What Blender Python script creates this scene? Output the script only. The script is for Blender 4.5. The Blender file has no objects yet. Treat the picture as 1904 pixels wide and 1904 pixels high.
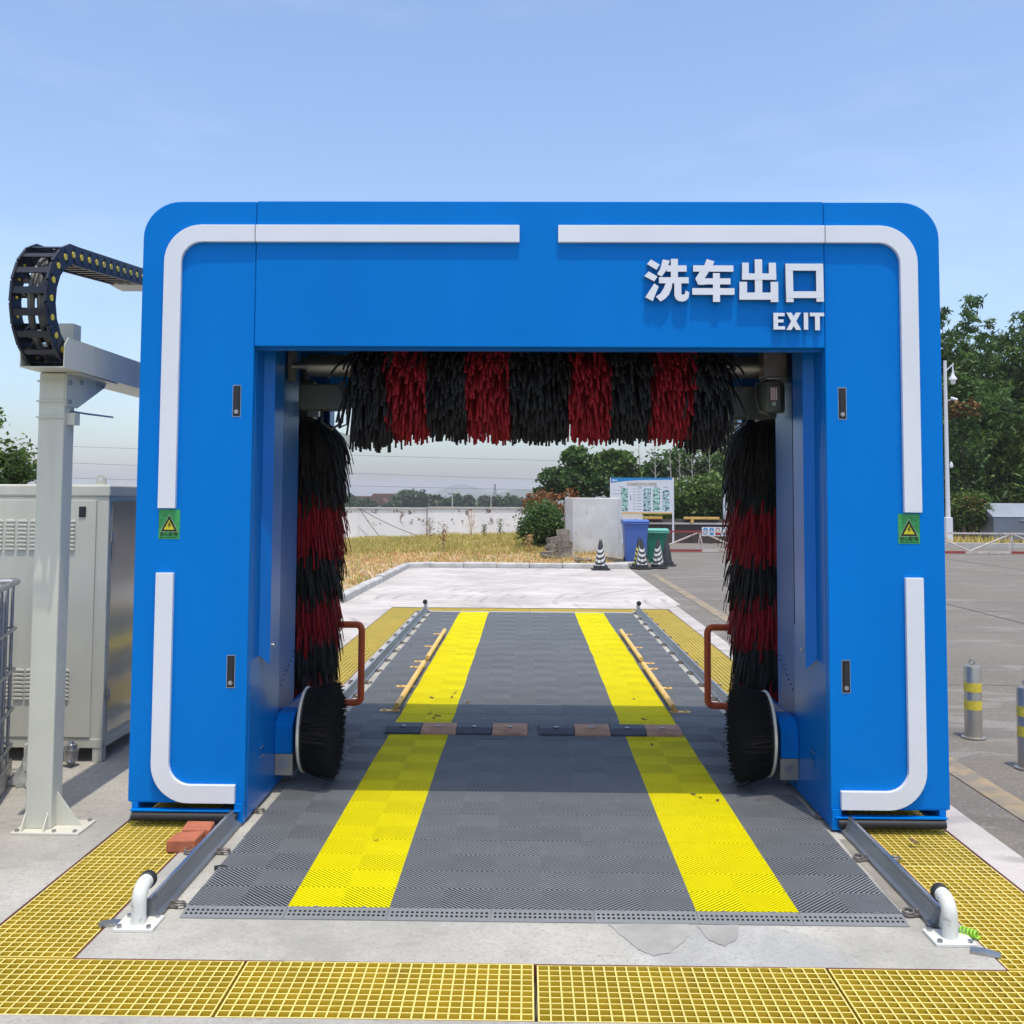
import bpy, math, random
import numpy as np
from mathutils import Vector, Matrix
random.seed(7); np.random.seed(7)
S = bpy.context.scene
COL = S.collection
PI = math.pi
# ------------------------------------------------------------------ camera
CP = np.array([-.0648, -4.1235, 1.6259]); FPX = 1907.; PCX, PCY = 952., 808.27
_p, _y, _r = .0611, -.0157, .0057
_fw = np.array([math.sin(_y)*math.cos(_p), math.cos(_y)*math.cos(_p), math.sin(_p)])
_rt = np.array([math.cos(_y), -math.sin(_y), 0]); _up = np.cross(_rt, _fw)
_r2 = math.cos(_r)*_rt + math.sin(_r)*_up; _u2 = -math.sin(_r)*_rt + math.cos(_r)*_up
cam = bpy.data.cameras.new('camera'); co = bpy.data.objects.new('camera', cam); COL.objects.link(co)
m = Matrix.Identity(4)
for i in range(3):
    m[i][0] = _r2[i]; m[i][1] = _u2[i]; m[i][2] = -_fw[i]; m[i][3] = CP[i]
co.matrix_world = m
cam.sensor_width = 36; cam.lens = FPX/1904*36; cam.shift_y = (PCY-952)/1904
cam.clip_start = .05; cam.clip_end = 9000
S.camera = co
def ray(x, y): return _fw + _r2*(x-PCX)/FPX - _u2*(y-PCY)/FPX
def atY(x, y, Y):
    d = ray(x, y); return Vector(CP + d*(Y-CP[1])/d[1])
# ------------------------------------------------------------------ sky and sun
SUN_EL, SUN_AZ = 76., 164.
w = bpy.data.worlds.new('World'); S.world = w; w.use_nodes = True
nt = w.node_tree; nt.nodes.clear()
sky = nt.nodes.new('ShaderNodeTexSky'); sky.sky_type = 'NISHITA'; sky.sun_disc = False
sky.sun_elevation = math.radians(SUN_EL); sky.sun_rotation = math.radians(SUN_AZ)
sky.altitude = 0; sky.air_density = 1.0; sky.dust_density = 2.3; sky.ozone_density = 3.5
tc = nt.nodes.new('ShaderNodeTexCoord'); mp = nt.nodes.new('ShaderNodeMapping'); mp.inputs['Scale'].default_value = (1.6, 1.6, 7)
nz = nt.nodes.new('ShaderNodeTexNoise'); nz.inputs['Scale'].default_value = 1.7; nz.inputs['Detail'].default_value = 7; nz.inputs['Roughness'].default_value = .55
rp = nt.nodes.new('ShaderNodeValToRGB'); rp.color_ramp.elements[0].position = .46; rp.color_ramp.elements[1].position = .85
rp.color_ramp.elements[1].color = (.11, .11, .11, 1)
mx = nt.nodes.new('ShaderNodeMix'); mx.data_type = 'RGBA'; mx.inputs['B'].default_value = (7.2, 7.5, 8.0, 1)
bg = nt.nodes.new('ShaderNodeBackground'); bg.inputs['Strength'].default_value = .15
wo = nt.nodes.new('ShaderNodeOutputWorld')
L = nt.links.new
L(tc.outputs['Generated'], mp.inputs['Vector']); L(mp.outputs[0], nz.inputs['Vector']); L(nz.outputs['Fac'], rp.inputs[0])
L(rp.outputs[0], mx.inputs['Factor']); L(sky.outputs[0], mx.inputs['A']); L(mx.outputs['Result'], bg.inputs[0]); L(bg.outputs[0], wo.inputs[0])
sl = bpy.data.lights.new('sun', 'SUN'); sl.energy = 2.0; sl.angle = math.radians(.55); sl.color = (1, .935, .82)
so = bpy.data.objects.new('sun', sl); COL.objects.link(so)
_a = math.radians(SUN_AZ); _e = math.radians(SUN_EL)
sd = Vector((math.sin(_a)*math.cos(_e), math.cos(_a)*math.cos(_e), math.sin(_e)))
so.rotation_euler = sd.to_track_quat('Z', 'Y').to_euler(); so.location = (3, -6, 30)
S.view_settings.view_transform = 'Standard'; S.view_settings.look = 'None'
S.view_settings.exposure = .68; S.view_settings.gamma = 1; S.view_settings.use_curve_mapping = False
S.cycles.max_bounces = 8; S.cycles.volume_bounces = 3; S.cycles.transparent_max_bounces = 12
# ------------------------------------------------------------------ materials
def M(name, col, rough=.6, metal=0., var=.08, scale=6., bump=0., bscale=60., coat=0., spec=.5, col2=None, thr=(.35, .7), orand=0., detail=5, trans=0., aniso=None, rvar=0.):
    mt = bpy.data.materials.new(name); mt.use_nodes = True
    n = mt.node_tree.nodes; l = mt.node_tree.links.new
    b = n['Principled BSDF']
    b.inputs['Metallic'].default_value = metal; b.inputs['Roughness'].default_value = rough
    b.inputs['Specular IOR Level'].default_value = spec; b.inputs['Coat Weight'].default_value = coat
    b.inputs['Coat Roughness'].default_value = .12
    t = n.new('ShaderNodeTexCoord'); no = n.new('ShaderNodeTexNoise'); no.inputs['Scale'].default_value = scale
    no.inputs['Detail'].default_value = detail; no.inputs['Roughness'].default_value = .62
    src = t.outputs['Object']
    if aniso:
        mpp = n.new('ShaderNodeMapping'); mpp.inputs['Scale'].default_value = aniso; l(src, mpp.inputs[0]); src = mpp.outputs[0]
    l(src, no.inputs['Vector'])
    r = n.new('ShaderNodeValToRGB'); r.color_ramp.elements[0].position = thr[0]; r.color_ramp.elements[1].position = thr[1]
    c = np.array(col[:3]); 
    a0 = c*(1-var); a1 = np.array(col2) if col2 else c*(1+var)
    r.color_ramp.elements[0].color = (*a0, 1); r.color_ramp.elements[1].color = (*np.clip(a1, 0, 1), 1)
    l(no.outputs['Fac'], r.inputs[0]); out = r.outputs[0]
    if orand:
        oi = n.new('ShaderNodeObjectInfo'); mr = n.new('ShaderNodeMapRange'); mr.inputs[3].default_value = 1-orand; mr.inputs[4].default_value = 1+orand
        l(oi.outputs['Random'], mr.inputs[0]); hs = n.new('ShaderNodeHueSaturation'); l(mr.outputs[0], hs.inputs['Value']); l(out, hs.inputs['Color']); out = hs.outputs[0]
    l(out, b.inputs['Base Color'])
    if rvar:
        rr = n.new('ShaderNodeMapRange'); rr.inputs[3].default_value = rough-rvar; rr.inputs[4].default_value = rough+rvar
        l(no.outputs['Fac'], rr.inputs[0]); l(rr.outputs[0], b.inputs['Roughness'])
    if bump:
        n2 = n.new('ShaderNodeTexNoise'); n2.inputs['Scale'].default_value = bscale; n2.inputs['Detail'].default_value = 6
        l(src, n2.inputs['Vector']); bp = n.new('ShaderNodeBump'); bp.inputs['Strength'].default_value = bump; bp.inputs['Distance'].default_value = .01
        l(n2.outputs['Fac'], bp.inputs['Height']); l(bp.outputs[0], b.inputs['Normal'])
    if trans:
        tr = n.new('ShaderNodeBsdfTranslucent'); l(out, tr.inputs[0]); ms = n.new('ShaderNodeMixShader'); ms.inputs[0].default_value = trans
        l(b.outputs[0], ms.inputs[1]); l(tr.outputs[0], ms.inputs[2]); l(ms.outputs[0], n['Material Output'].inputs[0])
    return mt
def layer_noise(mt, scale, lo, hi, col, amount=1., aniso=None, detail=6, zband=None, dist=0.):
    """blend a second colour over a material where a noise passes a threshold (stains, wear)"""
    n = mt.node_tree.nodes; l = mt.node_tree.links.new; b = n['Principled BSDF']
    old = b.inputs['Base Color'].links[0].from_socket
    t = n.new('ShaderNodeTexCoord'); src = t.outputs['Object']
    mpp = n.new('ShaderNodeMapping'); mpp.inputs['Location'].default_value = (random.uniform(-9, 9), random.uniform(-9, 9), random.uniform(-2, 2))
    if aniso: mpp.inputs['Scale'].default_value = aniso
    l(src, mpp.inputs[0])
    no = n.new('ShaderNodeTexNoise'); no.inputs['Scale'].default_value = scale; no.inputs['Detail'].default_value = detail; no.inputs['Roughness'].default_value = .6
    no.inputs['Distortion'].default_value = dist
    l(mpp.outputs[0], no.inputs['Vector'])
    mr = n.new('ShaderNodeMapRange'); mr.inputs[1].default_value = lo; mr.inputs[2].default_value = hi; mr.inputs[4].default_value = amount
    l(no.outputs['Fac'], mr.inputs[0]); f = mr.outputs[0]
    if zband:
        sp = n.new('ShaderNodeSeparateXYZ'); l(src, sp.inputs[0])
        rz = n.new('ShaderNodeValToRGB'); rz.color_ramp.interpolation = 'LINEAR'
        e = rz.color_ramp.elements; e[0].position = 0; e[0].color = (0, 0, 0, 1); e[1].position = 1; e[1].color = (1, 1, 1, 1)
        m2 = n.new('ShaderNodeMapRange'); m2.inputs[1].default_value = zband[0]; m2.inputs[2].default_value = zband[1]
        l(sp.outputs['Z'], m2.inputs[0]); mm = n.new('ShaderNodeMath'); mm.operation = 'MULTIPLY'
        l(f, mm.inputs[0]); l(m2.outputs[0], mm.inputs[1]); f = mm.outputs[0]
    mx = n.new('ShaderNodeMix'); mx.data_type = 'RGBA'; mx.inputs['B'].default_value = (*col, 1)
    l(f, mx.inputs['Factor']); l(old, mx.inputs['A']); l(mx.outputs['Result'], b.inputs['Base Color'])
    return mt
def leafmat(name, dark, light, trans=.25, rough=.55):
    mt = bpy.data.materials.new(name); mt.use_nodes = True
    n = mt.node_tree.nodes; l = mt.node_tree.links.new; b = n['Principled BSDF']
    b.inputs['Roughness'].default_value = rough; b.inputs['Specular IOR Level'].default_value = .35
    at = n.new('ShaderNodeAttribute'); at.attribute_name = 'tint'
    r = n.new('ShaderNodeValToRGB'); r.color_ramp.elements[0].color = (*dark, 1); r.color_ramp.elements[1].color = (*light, 1)
    l(at.outputs['Fac'], r.inputs[0]); l(r.outputs[0], b.inputs['Base Color'])
    tr = n.new('ShaderNodeBsdfTranslucent'); l(r.outputs[0], tr.inputs[0]); ms = n.new('ShaderNodeMixShader'); ms.inputs[0].default_value = trans
    l(b.outputs[0], ms.inputs[1]); l(tr.outputs[0], ms.inputs[2]); l(ms.outputs[0], n['Material Output'].inputs[0])
    return mt
blue = M('blue_paint', (0., .178, .585), .38, var=.06, scale=1.1, coat=0., spec=.10, rvar=.08, aniso=(1, 1, .25), bump=.012, bscale=240)
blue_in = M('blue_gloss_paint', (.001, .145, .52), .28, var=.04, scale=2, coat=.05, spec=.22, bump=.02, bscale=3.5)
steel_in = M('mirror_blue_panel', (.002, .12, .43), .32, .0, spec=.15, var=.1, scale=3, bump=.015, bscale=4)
white = M('white_acrylic', (.74, .75, .78), .35, var=.03, scale=3, coat=.2)
letter_side = M('letter_return', (.10, .16, .26), .4)
black_p = M('black_plastic', (.012, .012, .014), .42, var=.3, scale=20)
rubber = M('black_rubber', (.018, .018, .02), .6, var=.2, scale=30)
steel = M('zinc_steel', (.42, .42, .42), .35, .9, var=.15, scale=14, bump=.05, bscale=90)
stainless = M('polished_stainless', (.46, .42, .35), .42, .85, var=.06, scale=6, rvar=.05)
railm = M('rail_steel', (.21, .225, .235), .42, .55, var=.2, scale=9, bump=.06, bscale=50, aniso=(1, .15, 1))
railtop = M('rail_head_steel', (.5, .5, .5), .25, .9, var=.1, scale=12)
beige = M('beige_paint', (.58, .565, .47), .42, var=.05, scale=3, bump=.02, bscale=120)
layer_noise(beige, 5, .55, .8, (.40, .39, .33), .55, aniso=(1, 1, .12))
beige_gloss = M('beige_glossy_panel', (.42, .395, .33), .13, .35, var=.07, scale=2.5, bump=.01, bscale=2.2)
white_p = M('white_pipe_paint', (.68, .68, .62), .4, var=.07, scale=12)
layer_noise(white_p, 18, .62, .7, (.30, .26, .2), .6)
yellow_tile = M('yellow_tile_plastic', (.93, .80, .0), .6, spec=.12, var=.06, scale=3, orand=.035)
layer_noise(yellow_tile, 9, .6, .75, (.42, .34, .03), .45)
grey_tile = M('grey_tile_plastic', (.20, .208, .208), .5, spec=.35, var=.12, scale=3, orand=.055)
layer_noise(grey_tile, 7, .58, .8, (.30, .31, .31), .4)
frp = M('yellow_fibreglass', (.82, .585, .045), .6, spec=.2, trans=.2, var=.12, scale=5, orand=.08)
layer_noise(frp, 3.5, .55, .75, (.50, .345, .08), .65)
frp_top = M('worn_fibreglass_top', (.74, .62, .19), .55, var=.1, scale=6, orand=.06)
layer_noise(frp_top, 4, .58, .75, (.55, .42, .12), .5)
dark_concrete = M('wet_trench', (.07, .06, .045), .5, var=.2, scale=4)
red_edge = M('red_oxide_angle', (.16, .05, .04), .6, var=.2, scale=8)
orange_pipe = M('red_orange_pipe', (.70, .12, .03), .42, var=.12, scale=9)
guide_y = M('worn_yellow_bar', (.80, .48, .12), .5, var=.14, scale=9)
layer_noise(guide_y, 16, .6, .7, (.35, .22, .10), .6)
foam_black = leafmat('black_foam', (.005, .005, .006), (.034, .034, .036), .04, .6)
foam_red = leafmat('red_foam', (.22, .004, .010), (.46, .014, .026), .10, .6)
bristle_black = leafmat('black_bristle', (.003, .003, .003), (.010, .010, .010), 0, .9)
cream = M('cream_ring', (.62, .60, .50), .5, var=.05)
clay = M('red_clay_brick', (.42, .13, .065), .9, var=.2, scale=14, bump=.25, bscale=70)
bump_black = M('bump_black_rubber', (.045, .052, .066), .55, var=.25, scale=15)
bump_tan = M('bump_tan_rubber', (.52, .28, .165), .7, var=.2, scale=12)
def ridged(mt):
    n = mt.node_tree.nodes; l = mt.node_tree.links.new; t = n.new('ShaderNodeTexCoord'); wv = n.new('ShaderNodeTexWave')
    wv.wave_type = 'BANDS'; wv.bands_direction = 'DIAGONAL'; wv.inputs['Scale'].default_value = 16
    l(t.outputs['Object'], wv.inputs['Vector']); bp = n.new('ShaderNodeBump'); bp.inputs['Strength'].default_value = .45; bp.inputs['Distance'].default_value = .012
    l(wv.outputs['Fac'], bp.inputs['Height']); l(bp.outputs[0], n['Principled BSDF'].inputs['Normal'])
ridged(bump_black); ridged(bump_tan)
pad_c = M('pad_concrete', (.40, .385, .335), .82, var=.22, scale=1.6, bump=.25, bscale=40, detail=9)
layer_noise(pad_c, 1.1, .52, .60, (.33, .335, .325), .75, dist=.7)
layer_noise(pad_c, 26, .58, .66, (.28, .27, .24), .55)
layer_noise(pad_c, 9, .55, .66, (.48, .46, .40), .3, aniso=(.6, 1, 1), detail=10, dist=1)
layer_noise(pad_c, 3.5, .58, .75, (.54, .53, .50), .6, aniso=(1, .3, 1), dist=1.2)
apron_c = M('apron_concrete', (.52, .475, .43), .85, var=.22, scale=.7, bump=.22, bscale=30, detail=9)
layer_noise(apron_c, .55, .54, .72, (.38, .365, .345), .6, dist=.6)
layer_noise(apron_c, 3, .57, .63, (.34, .315, .285), .5, aniso=(.4, 1, 1), detail=10, dist=.6)
layer_noise(apron_c, 40, .66, .74, (.22, .20, .18), .6)
layer_noise(apron_c, 1.2, .60, .7, (.34, .33, .32), .45, aniso=(.12, 1.6, 1), dist=.5)
def rings(mt, loc, scale, col, amount, dist=2.):
    n = mt.node_tree.nodes; l = mt.node_tree.links.new; b = n['Principled BSDF']; old = b.inputs['Base Color'].links[0].from_socket
    t = n.new('ShaderNodeTexCoord'); mpp = n.new('ShaderNodeMapping'); mpp.inputs['Location'].default_value = loc; l(t.outputs['Object'], mpp.inputs[0])
    wv = n.new('ShaderNodeTexWave'); wv.wave_type = 'RINGS'; wv.rings_direction = 'Z'; wv.inputs['Scale'].default_value = scale; wv.inputs['Distortion'].default_value = dist; wv.inputs['Detail'].default_value = 3
    l(mpp.outputs[0], wv.inputs['Vector']); mr = n.new('ShaderNodeMapRange'); mr.inputs[1].default_value = .72; mr.inputs[2].default_value = .95; l(wv.outputs['Fac'], mr.inputs[0])
    no = n.new('ShaderNodeTexNoise'); no.inputs['Scale'].default_value = .9; no.inputs['Detail'].default_value = 5; l(mpp.outputs[0], no.inputs['Vector']); m2 = n.new('ShaderNodeMapRange'); m2.inputs[1].default_value = .48; m2.inputs[2].default_value = .62; m2.inputs[4].default_value = amount; l(no.outputs['Fac'], m2.inputs[0])
    mm = n.new('ShaderNodeMath'); mm.operation = 'MULTIPLY'; l(mr.outputs[0], mm.inputs[0]); l(m2.outputs[0], mm.inputs[1])
    mx = n.new('ShaderNodeMix'); mx.data_type = 'RGBA'; mx.inputs['B'].default_value = (*col, 1); l(mm.outputs[0], mx.inputs['Factor']); l(old, mx.inputs['A']); l(mx.outputs['Result'], b.inputs['Base Color'])
rings(apron_c, (-4.5, -12, 0), 1.1, (.27, .25, .23), .7)
rings(apron_c, (3, -20, 0), .8, (.30, .28, .26), .6)
slab_c = M('slab_concrete', (.38, .36, .315), .85, var=.2, scale=1.1, bump=.3, bscale=35, detail=9)
layer_noise(slab_c, .8, .5, .66, (.27, .255, .225), .75, dist=.8)
layer_noise(slab_c, 30, .58, .66, (.22, .21, .18), .6)
layer_noise(slab_c, 7, .55, .66, (.45, .43, .38), .35, detail=10, dist=1)
layer_noise(slab_c, 5, .58, .72, (.45, .43, .38), .6, dist=1)
yard_c = M('yard_concrete', (.185, .162, .128), .85, var=.13, scale=.6, bump=.3, bscale=25, detail=9)
layer_noise(yard_c, .9, .5, .66, (.14, .132, .12), .75, aniso=(.25, 1.2, 1), dist=.6)
layer_noise(yard_c, 3, .57, .61, (.27, .255, .225), .6, aniso=(.3, 1, 1), dist=.8, detail=10)
layer_noise(yard_c, 1.6, .56, .62, (.12, .108, .09), .55, aniso=(.25, 1, 1), dist=.5, detail=10)
layer_noise(yard_c, 14, .60, .66, (.25, .235, .21), .5, aniso=(.4, 1, 1), detail=8)
layer_noise(yard_c, 30, .66, .74, (.13, .12, .11), .6)
layer_noise(yard_c, 70, .48, .62, (.10, .09, .075), .55, detail=3)
layer_noise(yard_c, 45, .55, .65, (.27, .25, .22), .5, detail=3)
layer_noise(pad_c, 75, .50, .66, (.27, .255, .22), .5, detail=3)
layer_noise(slab_c, 75, .50, .66, (.25, .235, .2), .5, detail=3)
layer_noise(apron_c, 55, .52, .68, (.33, .305, .28), .5, detail=3)
line_y = M('faded_yellow_line', (.33, .25, .145), .8, var=.12, scale=3)
layer_noise(line_y, 5, .42, .56, (.19, .17, .14), .85)
kerbm = M('kerb_concrete', (.46, .45, .42), .85, var=.14, scale=4, bump=.3, bscale=40, orand=.07)
layer_noise(kerbm, 9, .60, .75, (.28, .25, .21), .5)
wall_w = M('whitewashed_wall', (.55, .55, .54), .85, var=.06, scale=.8, bump=.1, bscale=20)
layer_noise(wall_w, 1.6, .52, .7, (.44, .44, .43), .5, aniso=(1, 1, .3))
layer_noise(wall_w, 3.4, .55, .565, (.26, .18, .14), .9, aniso=(1.1, 1, 1.5), zband=(.55, 1.0), detail=8)
soil = M('dry_soil', (.42, .31, .17), .95, var=.3, scale=3, bump=.4, bscale=12)
fieldm = M('far_field', (.10, .12, .05), .95, var=.3, scale=.02)
hillm = M('far_hill', (.10, .13, .09), .95, var=.2, scale=.01)
bark = M('bark', (.12, .09, .065), .9, var=.3, scale=8)
palebark = M('pale_bark', (.36, .33, .28), .9, var=.2, scale=8)
culm = M('bamboo_culm', (.10, .13, .045), .6, var=.25, scale=4)
lf_dark = leafmat('dark_leaves', (.016, .045, .010), (.095, .18, .035), .3)
lf_mid = leafmat('mid_leaves', (.025, .06, .010), (.12, .20, .035))
lf_bamboo = leafmat('bamboo_leaves', (.025, .065, .010), (.14, .24, .045), .3)
lf_rust = leafmat('rusty_leaves', (.13, .045, .018), (.30, .13, .045))
lf_red = leafmat('red_tip_leaves', (.16, .07, .02), (.28, .16, .05))
lf_far = leafmat('far_leaves', (.02, .05, .018), (.07, .12, .035))
lf_olive = leafmat('olive_leaves', (.04, .055, .014), (.14, .15, .04))
grassm = leafmat('dry_grass', (.34, .34, .08), (.74, .56, .20), .3, .8)
grass_o = leafmat('straw', (.50, .30, .12), (.80, .55, .28), .3, .8)
stone = M('rubble_stone', (.20, .17, .13), .95, var=.3, scale=7, bump=.4, bscale=18, orand=.25)
bin_blue = M('blue_bin_plastic', (.07, .14, .42), .45, var=.06, scale=4)
bin_green = M('green_bin_plastic', (.012, .18, .105), .45, var=.08, scale=4)
bin_green_lid = M('pale_green_lid', (.13, .42, .30), .45, var=.08, scale=4)
cone_m = M('cone_rubber', (.025, .025, .027), .55, var=.2, scale=9)
cone_w = M('cone_white_band', (.62, .62, .58), .5, var=.1, scale=9)
cone_y = M('cone_yellow_band', (.62, .56, .08), .5, var=.1, scale=9)
rust_red = M('red_barrier_paint', (.30, .04, .03), .6, var=.2, scale=5)
rust_white = M('pale_barrier_paint', (.55, .48, .44), .6, var=.15, scale=5)
layer_noise(rust_white, 4, .55, .65, (.30, .15, .08), .7)
brown_wall = M('dark_brown_wall', (.07, .052, .045), .8, var=.15, scale=2)
amber = M('amber_beam', (.62, .38, .10), .6, var=.1, scale=3)
grey_metal = M('grey_blue_metal', (.15, .18, .22), .45, .3, var=.08, scale=2)
grey_lid = M('pale_metal_lid', (.36, .40, .44), .4, .4, var=.08, scale=2)
glass_w = M('lamp_glass', (.7, .7, .66), .25)
sticker_g = M('green_sticker', (.045, .33, .09), .35, var=.25, scale=60)
sticker_y = M('sticker_yellow', (.62, .56, .02), .4)
ink = M('sticker_ink', (.006, .02, .006), .5)
pale_ink = M('sticker_outline', (.55, .66, .42), .5)
motor_m = M('motor_green_grey', (.085, .095, .082), .4, var=.12, scale=10)
bronze = M('gearbox_brown_grey', (.30, .25, .235), .35, .5, var=.12, scale=8)
tube_m = M('anodised_tube', (.34, .31, .26), .35, .9, var=.1, scale=4)
tank_m = M('translucent_tank', (.62, .63, .62), .35, var=.05, scale=3, trans=.3)
bag_m = M('clear_plastic_bag', (.62, .62, .60), .25, var=.06, scale=8, trans=.45)
lime = M('lime_hose', (.30, .62, .05), .35)
brass = M('brass', (.6, .40, .14), .3, 1.)
dotm = M('yellow_cap', (.70, .55, .05), .45, var=.15, scale=40)
chainm = M('navy_black_nylon', (.012, .014, .022), .4, var=.25, scale=12)
cable_m = M('grey_cable', (.10, .10, .095), .45, var=.15, scale=12)
wire_m = M('line_wire', (.06, .06, .065), .6)
roof_m = M('red_brown_roof', (.13, .06, .045), .85, var=.15, scale=1)
house_w = M('house_render', (.50, .47, .43), .85, var=.08, scale=.6)
pane_m = M('dark_pane', (.03, .035, .045), .15)
tan_ink = M('tan_print', (.50, .40, .30), .6)
grey_ink = M('grey_print', (.22, .22, .23), .6)
sign_blue = M('sign_blue', (.01, .22, .50), .45)
sign_white = M('sign_white', (.66, .67, .70), .45, var=.03, scale=2)
sign_cell = M('sign_photo_prints', (.02, .16, .13), .5, var=.8, scale=14, col2=(.45, .75, .65), thr=(.42, .56))
sign_cell_b = M('sign_photo_prints_blue', (.02, .10, .22), .5, var=.8, scale=13, col2=(.50, .72, .70), thr=(.42, .56))
red_label = M('red_label', (.35, .03, .04), .45)
# ------------------------------------------------------------------ mesh helpers
matte_black = M('matte_black', (.006, .006, .007), 1., spec=.02)
class MB:
    def __init__(s): s.v = []; s.f = []; s.mi = []; s.cur = 0
    def face(s, idx): s.f.append(idx); s.mi.append(s.cur)
    def box(s, x0, x1, y0, y1, z0, z1, skip=''):
        b = len(s.v)
        s.v += [(x0, y0, z0), (x1, y0, z0), (x1, y1, z0), (x0, y1, z0), (x0, y0, z1), (x1, y0, z1), (x1, y1, z1), (x0, y1, z1)]
        for k, q in (('b', (0, 3, 2, 1)), ('t', (4, 5, 6, 7)), ('f', (0, 1, 5, 4)), ('r', (1, 2, 6, 5)), ('k', (2, 3, 7, 6)), ('l', (3, 0, 4, 7))):
            if k not in skip: s.face([b+i for i in q])
        return s
    def prism(s, pts, axis, a0, a1):
        """extrude a 2-D outline: axis 'y' takes (x,z), 'z' takes (x,y), 'x' takes (y,z)"""
        area = sum(pts[i][0]*pts[(i+1) % len(pts)][1]-pts[(i+1) % len(pts)][0]*pts[i][1] for i in range(len(pts)))
        if area < 0: pts = pts[::-1]
        f = {'y': lambda p, a: (p[0], a, p[1]), 'z': lambda p, a: (p[0], p[1], a), 'x': lambda p, a: (a, p[0], p[1])}[axis]
        b = len(s.v); n = len(pts)
        lo, hi = min(a0, a1), max(a0, a1)
        s.v += [f(p, lo) for p in pts]+[f(p, hi) for p in pts]
        fl = axis == 'y'
        c0 = [b+i for i in range(n)]; c1 = [b+n+i for i in range(n)]
        s.face(c0 if fl else c0[::-1]); s.face(c1[::-1] if fl else c1)
        for i in range(n):
            j = (i+1) % n
            q = [b+i, b+j, b+n+j, b+n+i]; s.face(q[::-1] if fl else q)
        return s
    def tube(s, pts, r, n=12, caps=True):
        pts = [Vector(p) for p in pts]; k = len(pts)
        rs = r if isinstance(r, (list, tuple)) else [r]*k
        T = [(pts[min(i+1, k-1)]-pts[max(i-1, 0)]).normalized() for i in range(k)]
        u = T[0].orthogonal().normalized(); b = len(s.v)
        for i in range(k):
            if i:
                u = (u-T[i]*u.dot(T[i]))
                u = u.normalized() if u.length > 1e-6 else T[i].orthogonal().normalized()
            w_ = T[i].cross(u)
            for j in range(n):
                a = 2*PI*j/n; p = pts[i]+(u*math.cos(a)+w_*math.sin(a))*rs[i]; s.v.append(tuple(p))
        for i in range(k-1):
            for j in range(n):
                s.face([b+i*n+j, b+i*n+(j+1) % n, b+(i+1)*n+(j+1) % n, b+(i+1)*n+j])
        if caps:
            s.face([b+j for j in range(n)][::-1]); s.face([b+(k-1)*n+j for j in range(n)])
        return s
    def cyl(s, p0, p1, r0, r1=None, n=16): return s.tube([p0, p1], [r0, r0 if r1 is None else r1], n)
    def lathe(s, prof, n=20, c=(0, 0)):
        b = len(s.v)
        for r, z in prof:
            for j in range(n):
                a = 2*PI*j/n; s.v.append((c[0]+r*math.cos(a), c[1]+r*math.sin(a), z))
        for i in range(len(prof)-1):
            for j in range(n): s.face([b+i*n+j, b+i*n+(j+1) % n, b+(i+1)*n+(j+1) % n, b+(i+1)*n+j])
        s.face([b+j for j in range(n)][::-1]); s.face([b+(len(prof)-1)*n+j for j in range(n)])
        return s
    def quad(s, a, b_, c, d):
        b = len(s.v); s.v += [tuple(a), tuple(b_), tuple(c), tuple(d)]; s.face([b, b+1, b+2, b+3]); return s
    def torus(s, c, ax, R, r, n=20, k=8):
        ax = Vector(ax).normalized(); u = ax.orthogonal().normalized(); v = ax.cross(u); c = Vector(c)
        b = len(s.v)
        for i in range(n):
            a = 2*PI*i/n; d = u*math.cos(a)+v*math.sin(a)
            for j in range(k):
                q = 2*PI*j/k; s.v.append(tuple(c+d*(R+r*math.cos(q))+ax*r*math.sin(q)))
        for i in range(n):
            for j in range(k): s.face([b+i*k+j, b+i*k+(j+1) % k, b+((i+1) % n)*k+(j+1) % k, b+((i+1) % n)*k+j])
        return s
    def mesh(s, name):
        me = bpy.data.meshes.new(name); me.from_pydata(s.v, [], s.f); me.validate(); return me
    def build(s, name, mat, parent=None, smooth=False, bevel=0., loc=None):
        me = s.mesh(name)
        for mm in (mat if isinstance(mat, (list, tuple)) else [mat]): me.materials.append(mm)
        if any(s.mi) and len(me.polygons) == len(s.mi): me.polygons.foreach_set('material_index', s.mi)
        if smooth:
            me.polygons.foreach_set('use_smooth', [True]*len(me.polygons)); me.set_sharp_from_angle(angle=math.radians(35))
        o = bpy.data.objects.new(name, me); COL.objects.link(o)
        if parent: o.parent = parent
        if loc is not None: o.location = loc
        if bevel:
            bv = o.modifiers.new('bevel', 'BEVEL'); bv.width = bevel; bv.segments = 2; bv.limit_method = 'ANGLE'; bv.angle_limit = math.radians(40)
        return o
def tag(o, label=None, cat=None, group=None, kind=None):
    if label: o['label'] = label
    if cat: o['category'] = cat
    if group: o['group'] = group
    if kind: o['kind'] = kind
    return o
def thing(name, label, cat, loc=(0, 0, 0), group=None, rz=0):
    o = bpy.data.objects.new(name, None); COL.objects.link(o); o.location = loc; o.rotation_euler = (0, 0, rz)
    o.empty_display_size = .1
    return tag(o, label, cat, group)
def inst(src, parent, loc=(0, 0, 0), rot=(0, 0, 0)):
    o = src.copy(); COL.objects.link(o); o.parent = parent; o.location = loc; o.rotation_euler = rot; return o
def dup(root, loc, label=None, rz=None, scale=None):
    r = root.copy(); COL.objects.link(r); r.location = loc
    if rz is not None: r.rotation_euler = (0, 0, rz)
    if scale: r.scale = scale
    if label: r['label'] = label
    for ch in list(root.children):
        c = ch.copy(); COL.objects.link(c); c.parent = r
        for g in list(ch.children):
            d = g.copy(); COL.objects.link(d); d.parent = c
    return r
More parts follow.
